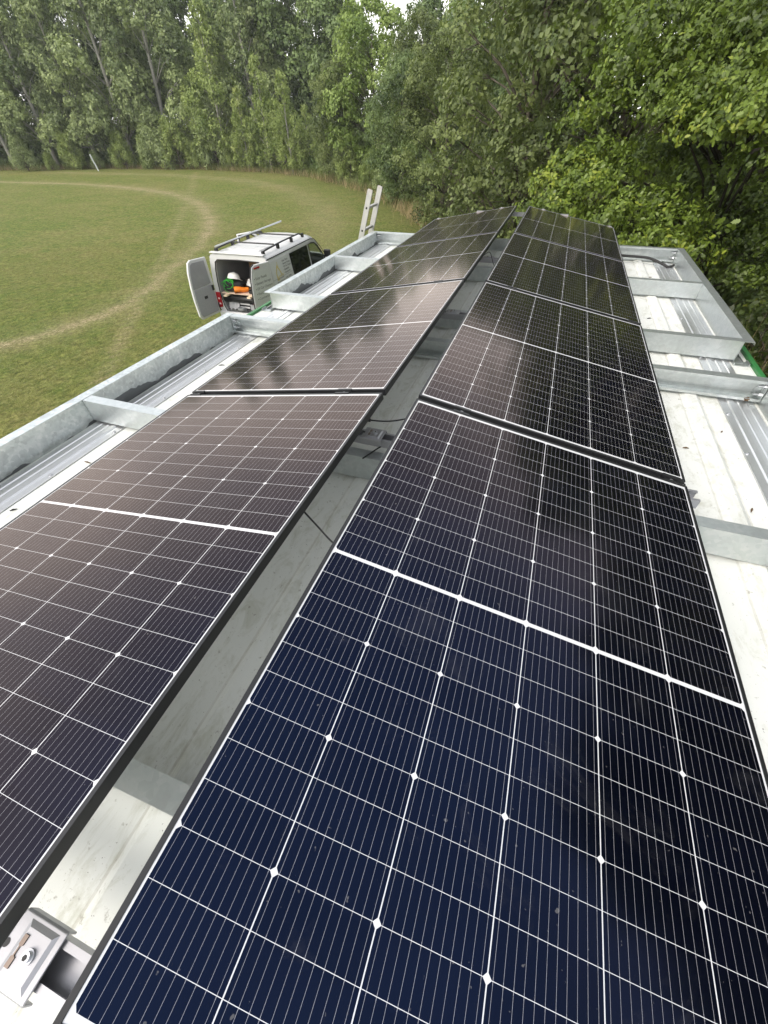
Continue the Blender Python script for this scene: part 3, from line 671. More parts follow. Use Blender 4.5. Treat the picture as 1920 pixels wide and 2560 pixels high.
# ------------------------------------------------------------------ rails, mount plates
def make_rail(y, z1, x0, x1, label):
    r = empty('mounting_rail', (0, y, z1)); tag(r, label, 'rail', 'mounting rails across the roof')
    p = [(-.034, -.040), (-.034, 0), (-.022, 0), (-.022, -.006), (-.029, -.008), (-.029, -.034), (.029, -.034), (.029, -.008), (.022, -.006), (.022, 0), (.034, 0), (.034, -.040)]
    MB().prism(p, 'x', x0, x1).build('rail_profile', M['alu_x'], r)
    return r
def make_plate(x, y, z, label):
    r = empty('mount_plate', (x, y, z)); tag(r, label, 'bracket', 'ridge mount plates on the rails')
    mb = MB(); W2, L2 = .049, .052       # saddle bent over the rail: plate with two folded-down sides and raised centre
    p = [(-W2, .004), (-W2 + .003, .008), (W2 - .003, .008), (W2, .004), (W2, -.022), (W2 - .004, -.022), (W2 - .004, .003), (-W2 + .004, .003), (-W2 + .004, -.022), (-W2, -.022)]
    mb.prism(p[::-1], 'x', -L2, L2); mb.build('plate', M['alu_x'], r, bevel=.0015)
    m2 = MB(); m2.add([(-.030, -.040, .0082), (.040, -.040, .0082), (.040, .040, .0082), (-.030, .040, .0082), (-.022, -.031, .0125), (.032, -.031, .0125), (.032, .031, .0125), (-.022, .031, .0125)],
                      [(4, 5, 6, 7), (0, 1, 5, 4), (1, 2, 6, 5), (2, 3, 7, 6), (3, 0, 4, 7)]); m2.build('raised_pad', M['alu_x'], r, bevel=.002)
    MB().cyl((.010, 0, .0126), .012, .004, 20).cyl((.010, 0, .0166), .0085, .006, 20).build('bolt', M['bolt'], r)
    MB().cyl((.010, 0, .0227), .0045, .0006, 6).build('bolt_socket', M['black_plastic'], r)
    MB().prism([(-.021, -.022), (-.012, -.022), (-.012, -.008), (-.016, -.006), (-.016, .006), (-.012, .008), (-.012, .022), (-.021, .022), (-.021, .008), (-.0185, .006), (-.0185, -.006), (-.021, -.008)], 'z', .0127, .0150).build('spring_clip', M['copper'], r)
    MB().cyl((-.049, .0, .0081), .0065, .0006, 18).build('hole', M['black_plastic'], r)
    return r
JY = [-.020, 1.793, 3.60, 5.41, 7.19]
rl = ['aluminium rail in the near left corner, under the large mount plate', 'aluminium rail under the first pair of panel joints', 'aluminium rail on the middle beam, under the second panel joints', 'aluminium rail under the third panel joints', 'aluminium rail end at the far ends of the panel rows']
pl = ['silver mount plate with copper clip in the bottom left corner', 'silver mount plate by the two short black cables in the gap', 'silver mount plate above the dead leaf in the gap', 'small silver mount plate with thin cable loops near the far end of the gap', 'white-looking mount plate at the far end of the gap']
for i, y in enumerate(JY):
    z = -.245 if i < 4 else -.075
    x1 = 1.22 + (.045 if i == 1 else 0)
    if i == 4: x1 = 1.0
    make_rail(y, z, -x1 if i < 4 else -.6, x1 if i < 4 else .6, rl[i])
    make_plate(-.148 if i == 0 else -.135, y - .004, z + .0015, pl[i])

# ------------------------------------------------------------------ solar panels
def make_panel():
    r = empty('solar_panel')
    mb = MB(); lip, t = .0105, .0016
    # frame: four mitred bars with a top lip, side wall and bottom return
    def bar(p0, p1, inx, iny):
        pass
    X, Y = PW, PL
    o = [(0, 0), (X, 0), (X, Y), (0, Y)]; i_ = [(lip, lip), (X - lip, lip), (X - lip, Y - lip), (lip, Y - lip)]; b_ = [(.028, .028), (X - .028, .028), (X - .028, Y - .028), (.028, Y - .028)]
    v = [(x, y, 0) for x, y in o] + [(x, y, 0) for x, y in i_] + [(x, y, -.0030) for x, y in i_] + [(x, y, -FR) for x, y in o] + [(x, y, -FR) for x, y in b_]
    f = []
    for k in range(4):
        m = (k + 1) % 4
        f += [(k, m, 4 + m, 4 + k), (4 + k, 4 + m, 8 + m, 8 + k), (k, 12 + k, 12 + m, m), (12 + k, 16 + k, 16 + m, 12 + m)]
    mb.add(v, f); mb.build('frame', M['black_frame'], r, bevel=.0008)
    g = MB(); e = lip - .001
    g.add([(e, e, -.0016), (X - e, e, -.0016), (X - e, Y - e, -.0016), (e, Y - e, -.0016)], [(0, 1, 2, 3)])
    g.build('cell_glass', M['panel'], r)
    g = MB(); g.box(e, X - e, e, Y - e, -.0062, -.0042); g.build('backsheet', M['backsheet'], r)
    return r
proto = make_panel()
lab = {('R', 0): 'nearest solar panel, dark blue, in the right row', ('R', 1): 'second solar panel from the camera in the right row, half reflecting pale sky', ('R', 2): 'third solar panel from the camera in the right row, dark with tree reflections', ('R', 3): 'farthest solar panel of the right row, under the oak',
       ('L', 0): 'nearest solar panel of the left row, cut by the left border of the photo', ('L', 1): 'second solar panel from the camera in the left row, brightest pale sky reflection', ('L', 2): 'third solar panel from the camera in the left row, near the white van', ('L', 3): 'farthest solar panel of the left row, nearest the ladder'}
for i, (row, k) in enumerate(lab):
    p = proto if i == 0 else copy_tree(proto)
    y0 = k * PITCH - .008
    if row == 'R': p.location = (GAP / 2, y0, 0); p.rotation_euler = (0, TILT, 0)
    else: p.location = (-GAP / 2, y0 + PL, 0); p.rotation_euler = (0, TILT, math.pi)
    tag(p, lab[(row, k)], 'solar panel', 'solar panels in two rows on the roof')

# clamps bridging the joints between neighbouring panels
def make_clamp():
    r = empty('panel_clamp')
    g = .0304
    mb = MB(); mb.prism([(-g/2 - .008, .0005), (-g/2 - .008, .0035), (-g/2 + .004, .0035), (-g/2 + .007, -.012), (g/2 - .007, -.012), (g/2 - .004, .0035), (g/2 + .008, .0035), (g/2 + .008, .0005), (g/2 - .001, .0005), (g/2 - .004, -.016), (-g/2 + .004, -.016), (-g/2 + .001, .0005)], 'x', -.035, .035)
    mb.build('clamp_body', M['black_frame'], r)
    MB().cyl((0, 0, -.012), .0075, .008, 14).cyl((0, 0, -.004), .0045, .0005, 6).build('bolt', M['bolt'], r)
    return r
cp = make_clamp(); n = 0
desc = {'R': 'right', 'L': 'left'}
ordn = ['first', 'second', 'third']
for row in 'RL':
    for k in range(3):
        for j, u in enumerate((.20, PW - .055)):
            c = cp if n == 0 else copy_tree(cp); n += 1
            s = 1 if row == 'R' else -1; yj = (k + 1) * PITCH - .008 - .0152
            c.location = (s * (GAP/2 + u * math.cos(TILT)), yj, -u * math.sin(TILT)); c.rotation_euler = (0, s * TILT, 0)
            tag(c, 'black clamp on the %s joint of the %s row, %s end' % (ordn[k], desc[row], ('ridge', 'outer low')[j]), 'clamp', 'panel clamps between panels')
for row in 'RL':
    for j, u in enumerate((.20, PW - .055)):
        s = 1 if row == 'R' else -1; yj = 3 * PITCH - .008 + PL
        r = empty('end_clamp', (s * (GAP/2 + u * math.cos(TILT)), yj, -u * math.sin(TILT)), (0, s * TILT, 0))
        tag(r, 'small silver end clamp at the far edge of the %s row, %s end' % (desc[row], ('ridge', 'outer low')[j]), 'clamp', 'end clamps at the far edge')
        MB().prism([(-.008, .0005), (-.008, .004), (.014, .004), (.014, -.03), (.010, -.03), (.010, .0005)], 'x', -.025, .025).build('clamp_body', M['alu_x'], r)
        MB().cyl((0, .005, .004), .006, .005, 12).build('bolt', M['bolt'], r)

# ------------------------------------------------------------------ cables and small things on the roof
def cable(name, pts, rad, label, mat='rubber'):
    P = [Vector(p) for p in pts]; out = []
    for i in range(len(P) - 1):
        p0, p1, p2, p3 = P[max(0, i-1)], P[i], P[i+1], P[min(len(P)-1, i+2)]
        for k in range(6):
            t = k / 6; out.append(.5 * ((2*p1) + (p2-p0)*t + (2*p0-5*p1+4*p2-p3)*t*t + (3*p1-p0-3*p2+p3)*t**3))
    out.append(P[-1])
    o = MB().tube(out, rad, 8).build(name, M[mat], None, True); tag(o, label, 'cable', 'black cables'); return o
cable('cable', [(-.34, 1.81, -.12), (-.25, 1.825, -.185), (-.18, 1.845, -.20), (-.10, 1.868, -.206), (-.03, 1.895, -.20), (.08, 1.93, -.17), (.2, 1.96, -.12)], .0036, 'black cable crossing the gap beside the mount plate')
MB().cyl((-.215, 1.842, -.199), .0085, .045, 12, 'x').build('connector', M['black_plastic'], bpy.data.objects['cable'])
cable('cable', [(-.11, 1.05, -.06), (-.05, 1.03, -.10), (.03, 1.0, -.14), (.12, .98, -.15), (.2, .98, -.1)], .0032, 'short black cable hanging across the near part of the gap')
cable('cable', [(-.145, 1.66, -.296), (-.12, 1.70, -.288), (-.10, 1.74, -.284), (-.08, 1.776, -.283)], .0036, 'black cable end lying just before the mount plate in the gap')
cable('cable', [(-.2, 5.30, -.22), (-.12, 5.26, -.16), (-.06, 5.22, -.25), (-.03, 5.30, -.31), (.0, 5.4, -.24), (.1, 5.36, -.18)], .003, 'thin looped cable at the far mount plate')
cable('cable', [(1.1, 6.56, -.37), (1.35, 6.58, -.375), (1.6, 6.57, -.38), (1.75, 6.50, -.41), (1.83, 6.46, -.435), (1.90, 6.52, -.43)], .014, 'thick black cable running along the far right beam to the corner')

def leaf_thing(loc, rz, s, label):
    rng = random.Random(int(rz * 100)); mb = MB()
    pts = [(-.05, 0, .004), (-.02, .022, .012), (.02, .026, .006), (.055, 0, .014), (.02, -.024, .010), (-.02, -.02, .004)]
    mb.add([(x*s, y*s, z*s) for x, y, z in pts] + [(0, 0, .001 * s)], [(i, (i+1) % 6, 6) for i in range(6)])
    mb.tube([(-.05*s, 0, .004*s), (-.085*s, .01*s, .010*s)], .0012, 5)
    o = mb.build('dead_leaf', M['dead_leaf'], None); o.location = loc; o.rotation_euler = (.1, 0, rz); tag(o, label, 'leaf', 'dead leaves on the roof')
leaf_thing((-.085, 3.74, ROOF + .002), 2.6, 1.1, 'curled brown leaf in the gap at the foot of the beam')
leaf_thing((-.045, 3.72, ROOF + .002), .4, .9, 'small tan leaf beside the curled brown one in the gap')
leaf_thing((1.84, 3.14, ROOF + .03), 1.0, .6, 'brown leaf caught in the right corner of the near frame')
rng = random.Random(12)
gl = [(1.55, 2.62), (1.64, 2.74), (1.42, 2.50), (1.36, 2.15), (1.62, 2.05), (1.47, 1.84), (1.66, 1.86), (1.51, 6.1), (1.60, 6.0), (1.45, 4.6), (-1.60, 3.3), (-1.62, 2.85), (-1.66, 2.6), (-1.57, 2.2), (-1.63, 1.35), (-1.66, .95)]
mbs = []
for i, (x, y) in enumerate(gl):
    mb = MB(); a = rng.random() * 6.3; l = rng.uniform(.010, .024)
    c, s_ = math.cos(a), math.sin(a)
    mb.tube([(x - c*l, y - s_*l, ROOF + .003), (x, y, ROOF + .006), (x + c*l, y + s_*l, ROOF + .004)], [.002, .0045, .0015], 5)
    o = mb.build('twig_litter', M['dead_leaf'] if i % 3 else M['rubber'], None); tag(o, 'tiny dark bit of twig litter on the white roof', 'litter', 'bits of litter on the white roof sheet')

# ------------------------------------------------------------------ white van on the grass
M['paint'] = plain('white_van_paint', (.60, .605, .60), .28, 0, .5, .04, 3)
M['grey_trim'] = plain('grey_door_lining', (.33, .335, .35), .75, 0, .3, .12, 25)
M['grey_inner'] = plain('grey_van_interior', (.30, .305, .315), .7, 0, .3, .15, 6)
M['van_dark'] = plain('dark_van_interior', (.035, .035, .037), .7)
M['red_lens'] = plain('red_lamp_lens', (.36, .012, .018), .15, 0, .5, .1, 40)
M['clear_lens'] = plain('pale_lamp_lens', (.75, .55, .55), .12)
M['tyre'] = plain('tyre_rubber', (.02, .02, .021), .75)
M['ink'] = plain('dark_grey_lettering', (.17, .175, .18), .5)
M['gold'] = plain('gold_lettering', (.60, .50, .18), .45)
M['sign_panel'] = plain('pale_grey_sign', (.60, .615, .60), .4, 0, .5, .03, 3)
M['ply'] = plain('plywood', (.62, .47, .36), .6, 0, .3, .12, 14)
M['batten'] = plain('pale_wood', (.74, .60, .42), .6, 0, .3, .10, 20)
def glass_mat(name, tint, alpha_like):
    t = NT(name); t.p(Base_Color=c4(*tint), Roughness=.03)
    tr = t.n('BsdfTransparent'); tr.inputs[0].default_value = c4(.75, .82, .78); mx = t.n('MixShader'); mx.inputs[0].default_value = alpha_like
    t.t.links.new(tr.outputs[0], mx.inputs[1]); t.t.links.new(t.b.outputs[0], mx.inputs[2]); t.t.links.new(mx.outputs[0], t.out.inputs[0]); return t.m
M['tint_glass'] = plain('privacy_glass', (.006, .007, .008), .04, 0, .5, .05)
M['clear_glass'] = glass_mat('clear_window_glass', (.02, .025, .022), .25)
def text_mesh(body, size, mat, name, parent, loc, rot, depth=.0008, align='LEFT'):
    cu = bpy.data.curves.new('lettering', 'FONT'); cu.body = body; cu.size = size; cu.extrude = depth; cu.align_x = align
    o = bpy.data.objects.new('tmp_text', cu); col.objects.link(o); bpy.context.view_layer.update()
    me = bpy.data.meshes.new_from_object(o.evaluated_get(bpy.context.evaluated_depsgraph_get()))
    bpy.data.objects.remove(o); me.materials.clear()
    q = link(name, me, mat, parent); q.location = loc; q.rotation_euler = rot; return q

VAN = (-7.18, 10.42, G); VR = R(1.9)
def van_world(p):
    c, s = math.cos(VR), math.sin(VR); return (VAN[0] + c*p[0] - s*p[1], VAN[1] + s*p[0] + c*p[1], VAN[2] + p[2])
def make_van():
    r = empty('parked_van', VAN, (0, 0, VR)); tag(r, 'white van with open rear doors and black roof rack, parked on the grass', 'van')
    # side levels: (z, half width) from sill to roof centre line
    lev = [(.24, .86), (.42, .93), (.72, .955), (1.02, .955), (1.20, .945), (1.50, .905), (1.74, .865), (1.83, .845), (1.865, .815), (1.885, .80), (1.935, .66), (1.96, .34), (1.968, 0)]
    # stations along y, with the forward lean of the windscreen pillar given by top height per station
    st = [0, .12, .40, 1.18, 1.30, 2.22, 2.42, 2.62, 2.86, 3.10, 3.34, 3.58, 4.0, 4.4, 4.72, 4.80]
    top = [1.968, 1.968, 1.968, 1.968, 1.968, 1.968, 1.968, 1.968, 1.93, 1.78, 1.55, 1.32, 1.13, 1.02, .84, .60]
    rows = []
    for y, zt in zip(st, top):
        pts = []
        for z, w in lev:
            if zt >= 1.967: zz, ww = z, w
            else:
                zz = z if z < min(.72, zt * .6) else min(.72, zt*.6) + (z - min(.72, zt*.6)) * (zt - min(.72, zt*.6)) / (1.968 - min(.72, zt*.6))
                ww = w * (1 - .06 * max(0, y - 2.9))
            pts.append((ww, y, zz))
        rows.append(pts)
    n = len(lev); nst = len(st)
    def side(i, j, s): p = rows[i][j]; return (s * p[0], p[1], p[2])
    mb = MB(); v = []; idx = {}
    for i in range(nst):
        for j in range(n):
            for s in ((1, -1) if j < n - 1 else (1,)):
                idx[(i, j, s)] = len(v); v.append(side(i, j, s))
        idx[(i, n - 1, -1)] = idx[(i, n - 1, 1)]
    f = []
    hole = {(i, j) for i in (6, 7, 8, 9) for j in (4, 5)} | {(10, 4), (10, 5)}         # cab side windows
    hole |= {(4, 4), (4, 5)}                                                       # sliding-door window (both sides)
    for s in (1, -1):
        for i in range(nst - 1):
            for j in range(n - 1):
                if (i, j) in hole: continue
                if 8 <= i <= 10 and j >= 8: continue                                 # windscreen
                q = (idx[(i, j, s)], idx[(i+1, j, s)], idx[(i+1, j+1, s)], idx[(i, j+1, s)])
                f.append(q if s > 0 else q[::-1])
    f.append(tuple(idx[(nst-1, j, 1)] for j in range(n)) + tuple(idx[(nst-1, j, -1)] for j in range(n - 2, -1, -1)))
    mb.add(v, f); body = mb.build('body', M['paint'], r, True)
    so_ = body.modifiers.new('thickness', 'SOLIDIFY'); so_.thickness = .03; so_.offset = -1
    # rear frame ring round the open doorway
    out_ = [(p[0], p[2]) for p in rows[0]]; ring = [(-x, z) for x, z in out_[:-1]][::1] 
    full = [(-x, z) for x, z in out_] + [(x, z) for x, z in out_[:-1]][::-1]
    inn = [(-.70, .50), (-.76, .62), (-.80, .95), (-.79, 1.25), (-.75, 1.55), (-.70, 1.72), (-.62, 1.78), (0, 1.80), (.62, 1.78), (.70, 1.72), (.75, 1.55), (.79, 1.25), (.80, .95), (.76, .62), (.70, .50)]
    ob = [(-.86, .24), (-.955, .72), (-.955, .95), (-.945, 1.22), (-.90, 1.53), (-.862, 1.76), (-.80, 1.885), (0, 1.966), (.80, 1.885), (.862, 1.76), (.90, 1.53), (.945, 1.22), (.955, .95), (.955, .72), (.86, .24)]
    mb = MB(); m = len(inn)
    mb.add([(x, -.004, z) for x, z in ob] + [(x, -.004, z) for x, z in inn] + [(x, .05, z) for x, z in inn], [(i, i+1, m+i+1, m+i) for i in range(m-1)] + [(m+i, m+i+1, 2*m+i+1, 2*m+i) for i in range(m-1)] + [(m-1, 0, m, 2*m-1), (2*m-1, m, 2*m, 3*m-1)])
    mb.build('rear_frame', M['paint'], r)
    sl_ = MB(); sl_.tube([(x, -.010, z) for x, z in inn] + [(inn[0][0], -.010, inn[0][1])], .014, 6); sl_.build('door_seal', M['rubber'], r, True)
    # interior lining
    mb = MB(); li = [(-.72, .52), (-.80, .95), (-.79, 1.25), (-.72, 1.70), (-.6, 1.79), (.6, 1.79), (.72, 1.70), (.79, 1.25), (.80, .95), (.72, .52)]
    k = len(li); mb.add([(x, .05, z) for x, z in li] + [(x, 2.30, z) for x, z in li], [(i, (i+1) % k, k + (i+1) % k, k + i) for i in range(k)] + [tuple(range(k, 2*k))])
    mb.build('interior_lining', M['grey_inner'], r)
    MB().box(-.70, .70, .06, 2.2, .53, .55).build('load_floor', M['van_dark'], r)
    # windows
    for s in (1, -1):
        def gl(i0, i1, j0, j1, push=.004):
            return [(s * (rows[i][j][0] + push), rows[i][j][1], rows[i][j][2]) for i, j in ((i0, j0), (i1, j0), (i1, j1), (i0, j1))]
        q = MB().add([(s*(x+.004), y, z) for x, y, z in ((.946, 1.19, 1.215), (.946, 2.33, 1.215), (.867, 2.33, 1.75), (.867, 1.19, 1.75))], [(0, 1, 2, 3)]).build('side_window', M['tint_glass'], r)
        e = MB(); pr = [(s*.909, 1.9, 1.50), (s*.9475, 2.24, 1.24), (s*.9475, 1.75, 1.24)]
        P = [(i, 4) for i in range(6, 12)] + [(i, 6) for i in range(11, 5, -1)]
        ring_ = [(s * (rows[i][j][0] - .004), rows[i][j][1], rows[i][j][2]) for i, j in P]
        MB().add(ring_, [tuple(range(len(ring_)))]).build('cab_window', M['clear_glass'], r)
        w = MB(); w.tube([(s * (rows[i][j][0] + .001), rows[i][j][1], rows[i][j][2]) for i, j in P + P[:1]], .016, 6); w.build('window_seal', M['rubber'], r)
    ws = [(-rows[8][8][0], rows[8][8][1], rows[8][8][2]), (rows[8][8][0], rows[8][8][1], rows[8][8][2]), (rows[11][8][0], rows[11][8][1], rows[11][8][2]), (-rows[11][8][0], rows[11][8][1], rows[11][8][2])]
    MB().add(ws, [(0, 1, 2, 3)]).build('windscreen', M['clear_glass'], r)
    # dark cab: seats, dashboard, steering wheel
    for sx in (-.42, .42):
        st_ = MB(); st_.box(sx - .24, sx + .24, 2.42, 2.95, .72, .86); st_.prism([(2.36, .85), (2.50, .85), (2.40, 1.50), (2.28, 1.50)], 'x', sx - .23, sx + .23); st_.box(sx - .12, sx + .12, 2.27, 2.36, 1.51, 1.66)
        st_.build('seat', M['van_dark'], r, bevel=.02)
    MB().box(-.82, .82, 3.30, 3.75, .95, 1.16).build('dashboard', M['van_dark'], r, bevel=.03)
    sw = [(.42 + .19*math.cos(a), 3.12 - .08*math.sin(a), 1.16 + .17*math.sin(a)) for a in [i*math.pi/10 for i in range(21)]]
    MB().tube(sw, .014, 6).box(.36, .48, 3.11, 3.15, 1.12, 1.20).build('steering_wheel', M['van_dark'], r, True)
    # gutters, roof ridges
    for s in (1, -1):
        MB().tube([(s*.850, y, z) for y, z in ((.0, 1.842), (1, 1.845), (2.62, 1.845), (2.90, 1.80), (3.3, 1.53), (3.6, 1.26))], .011, 6).build('gutter', M['rubber'], r)
        MB().tube([(s*.925, y, 1.35) for y in (.06, 1.16)], .006, 4).build('panel_crease', M['grey_trim'], r)
    for x in (-.42, -.14, .14, .42):
        MB().prism([(x-.07, 1.955), (x-.05, 1.972), (x+.05, 1.972), (x+.07, 1.955)], 'y', .35, 2.5).build('roof_ridge', M['paint'], r, bevel=.006)
    MB().box(-.80, .80, -.035, .09, 1.925, 1.955).build('roof_spoiler', M['paint'], r, bevel=.012)
    # roof rack: two long rails on feet and two cross bars
    for s in (1, -1):
        pts = [(s*.70, .10, 1.93), (s*.70, .22, 1.995), (s*.70, 1.2, 2.03), (s*.69, 2.25, 2.03), (s*.68, 2.52, 1.955)]
        b = MB().tube(pts, [.028, .022, .020, .020, .028], 8).build('roof_rail', M['black_plastic'], r, True)
        for y in (.16, .95, 1.75, 2.46): MB().box(s*.70 - .03, s*.70 + .03, y - .05, y + .05, 1.90, 2.01).build('rail_foot', M['black_plastic'], b, bevel=.008)
    for y in (.72, 1.90): MB().tube([(-.72, y, 2.052), (.72, y, 2.052)], .018, 8).build('cross_bar', M['black_plastic'], r)
    # lamps, bumper, wheels, mirrors
    for s in (-1, 1):
        MB().prism([(.955*s, .98), (.80*s, .98), (.82*s, .60), (.94*s, .58)][::s], 'y', -.035, .02).build('tail_lamp', M['red_lens'], r, bevel=.01)
        l = r.children[-1]
        MB().box(min(.845*s, .905*s), max(.845*s, .905*s), -.040, -.030, .80, .845).build('lamp_lens', M['clear_lens'], r, bevel=.004)
        MB().box(min(.845*s, .905*s), max(.845*s, .905*s), -.040, -.030, .67, .71).build('lamp_lens', M['clear_lens'], r, bevel=.004)
        mm = MB(); mm.box(min(s*.95, s*1.16), max(s*.95, s*1.16), 3.30, 3.40, 1.24, 1.45); mm.build('wing_mirror', M['black_plastic'], r, bevel=.03)
    MB().box(-.93, .93, -.09, .06, .30, .50).build('rear_bumper', M['paint'], r, bevel=.03)
    for s in (-1, 1):
        for y in (.95, 3.95):
            w = MB().cyl((s*.80 - .10, y, .33), .33, .20, 28, 'x').build('wheel', M['tyre'], r, bevel=.03)
            MB().cyl((s*.91 - .012, y, .33), .20, .024, 20, 'x').build('rim', M['alu'], w)
    # left rear door, open
    def door(hx, ang, side_, face_out):
        d = empty('rear_door', (hx, -.03, 0), (0, 0, ang)); d.parent = r      # local x runs from the hinge to the free edge, thickness in y
        return d
    prof = [(0, .46), (.70, .46), (.78, .56), (.80, .95), (.785, 1.25), (.74, 1.60), (.66, 1.82), (.56, 1.865), (.02, 1.84), (-.01, 1.25)]
    def build_door(hx, ang, sgn):
        o = MB().prism([(x, z) for x, z in prof], 'y', -.03, .03).build('rear_door', M['paint'], r, bevel=.015); o.location = (hx, -.035, 0); o.rotation_euler = (0, 0, ang); return o
    # door plane heads toward the camera side of the van: angle of local +x
    dl = build_door(-.965, R(-97), -1)
    lin = MB().prism([(.05, .52), (.67, .52), (.74, .60), (.755, .95), (.745, 1.20), (.10, 1.20), (.05, 1.10)], 'y', .031, .050).build('lower_lining', M['grey_trim'], dl, bevel=.012)
    lin = MB().prism([(.09, 1.23), (.745, 1.22), (.70, 1.58), (.63, 1.76), (.55, 1.80), (.12, 1.78)], 'y', .031, .046).build('window_lining', M['grey_inner'], dl, bevel=.01)
    MB().box(.34, .46, .050, .056, .92, .99).build('door_pull', M['black_plastic'], dl, bevel=.004)
    MB().box(.03, .10, .031, .065, 1.05, 1.18).build('hinge', M['black_plastic'], dl, bevel=.01)
    MB().tube([(.02, .05, .72), (.06, .09, .66), (.05, .10, .56), (-.01, .07, .52)], .014, 6).build('check_strap', M['black_plastic'], dl, True)
    dr = build_door(.935, R(-102), 1)
    # build_door's local +y faces +x of the van for this angle
    e_ = MB().tube([(x + .004, -.0, z) for x, z in prof[1:8]], .017, 6).build('edge_seal', M['rubber'], dr, True)
    sp = MB().prism([(.07, 1.02), (.72, 1.02), (.735, 1.25), (.70, 1.56), (.62, 1.70), (.54, 1.73), (.10, 1.71)], 'y', .031, .035).build('sign_panel', M['sign_panel'], dr)
    MB().box(.40, .60, .031, .045, 1.775, 1.81).build('high_brake_lamp', M['red_lens'], dr, bevel=.005)
    MB().box(.25, .33, .031, .05, .85, .90).build('door_handle', M['black_plastic'], dr, bevel=.008)
    li = MB().prism([(.05, .52), (.67, .52), (.74, .60), (.755, .95), (.70, 1.58), (.63, 1.76), (.12, 1.78)], 'y', -.046, -.031).build('lower_lining', M['grey_trim'], dr, bevel=.01)
    words_ = ['Solar Panels', 'Battery Storage', 'EV Car Chargers', 'Residential', 'Commercial']
    # faces +x of the van: text runs from the free edge toward the hinge (toward +y)
    for i, wd in enumerate(words_):
        text_mesh(wd, .085, M['ink'], 'lettering', dr, (.61, .036, 1.54 - .115 * i), (R(90), 0, R(180)))
        MB().cyl((.645, .0352, 1.568 - .115 * i), .014, .0012, 10, 'y').build('bullet', M['ink'], dr)
    # signwriting on the right side
    def on_side(y, z): 
        w = np.interp(z, [l[0] for l in lev], [l[1] for l in lev]); return w
    tiltz = math.atan2(.905 - .865, 1.74 - 1.50)
    def side_loc(y, z, out=.004): return (on_side(y, z) + out, y, z)
    sg = MB().add([(on_side(0, z) + .0022, y, z) for y, z in ((.10, 1.235), (1.185, 1.235), (1.185, 1.50), (1.185, 1.738), (.13, 1.738), (.115, 1.50))], [(0, 1, 2, 5), (5, 2, 3, 4)]).build('sign_panel', M['sign_panel'], r)
    rt = (R(90) - tiltz * 0, 0, R(90))
    def side_text(body, size, mat, y, z):
        slope = math.atan2(on_side(0, z + .05) - on_side(0, z - .05), .1)
        o = text_mesh(body, size, mat, 'lettering', r, side_loc(y, z, .006), (0, 0, 0))
        o.rotation_euler = (Matrix.Rotation(R(90), 3, 'Z') @ Matrix.Rotation(R(90) + slope * 1.0, 3, 'X')).to_euler() if False else (Matrix.Rotation(R(90), 3, 'Z') @ Matrix.Rotation(R(90) + (-slope) * -1, 3, 'X')).to_euler()
        return o
    for i, wd in enumerate(words_):
        side_text(wd, .062, M['ink'], .74, 1.655 - .068 * i)
        MB().cyl((side_loc(0, 1.675 - .068 * i, .0045)[0], .715, 1.675 - .068 * i), .010, .0012, 10, 'x').build('bullet', M['ink'], r)
    side_text('01983 570900', .058, M['ink'], .70, 1.262)
    side_text('www.ecosolar.co.uk', .052, M['ink'], .22, 1.255); side_text('ecosolar', .085, M['gold'], .36, 1.365); side_text('Your Solar Power Experts', .036, M['ink'], .24, 1.325)
    # house emblem: roof, two legs, three bars
    def emb(poly):
        return MB().add([(on_side(0, z) + .0055, y, z) for y, z in poly], [tuple(range(len(poly)))])
    cx, cz = .40, 1.42
    e1 = MB()
    for poly in ([(-.13, .06), (0, .24), (.13, .06), (.085, .06), (0, .17), (-.085, .06)], [(-.13, .06), (-.085, .06), (-.085, -.12), (-.13, -.12)], [(.085, .06), (.13, .06), (.16, -.02), (.12, -.02)], [(.03, .20), (.03, .29), (.055, .29), (.055, .165)],
                 [(-.08, -.06), (-.01, -.06), (-.01, -.04), (-.08, -.04)], [(-.08, -.09), (-.01, -.09), (-.01, -.07), (-.08, -.07)], [(-.08, -.12), (-.01, -.12), (-.01, -.10), (-.08, -.10)]):
        poly = [(cx + a, cz + b) for a, b in poly]; e1.add([(on_side(0, z) + .0055, y, z) for y, z in poly], [tuple(range(len(poly)))])
    e1.build('emblem', M['gold'], r)
    # left front door standing open
    fd = MB().prism([(0, .40), (.95, .40), (1.0, 1.15), (.98, 1.20), (.62, 1.80), (.0 + .30, 1.80), (.02, 1.2)][::-1] if False else [(0, .40), (1.0, .40), (1.0, 1.20), (0, 1.20)], 'y', -.04, .04).build('front_door', M['paint'], r, bevel=.015)
    fd.location = (-.965, 3.36, 0); fd.rotation_euler = (0, 0, R(-90 - 58))
    fr_ = MB().tube([(.99, 0, 1.19), (.97, 0, 1.80), (.55, 0, 1.84), (.28, 0, 1.68), (.02, 0, 1.19)], .032, 8).build('window_frame', M['paint'], fd, True)
    MB().tube([(.95, .0, 1.2), (.93, .0, 1.77), (.56, .0, 1.80), (.32, 0, 1.66), (.07, 0, 1.2)], .018, 6).build('window_seal', M['rubber'], fd, True)
    return r
van = make_van()

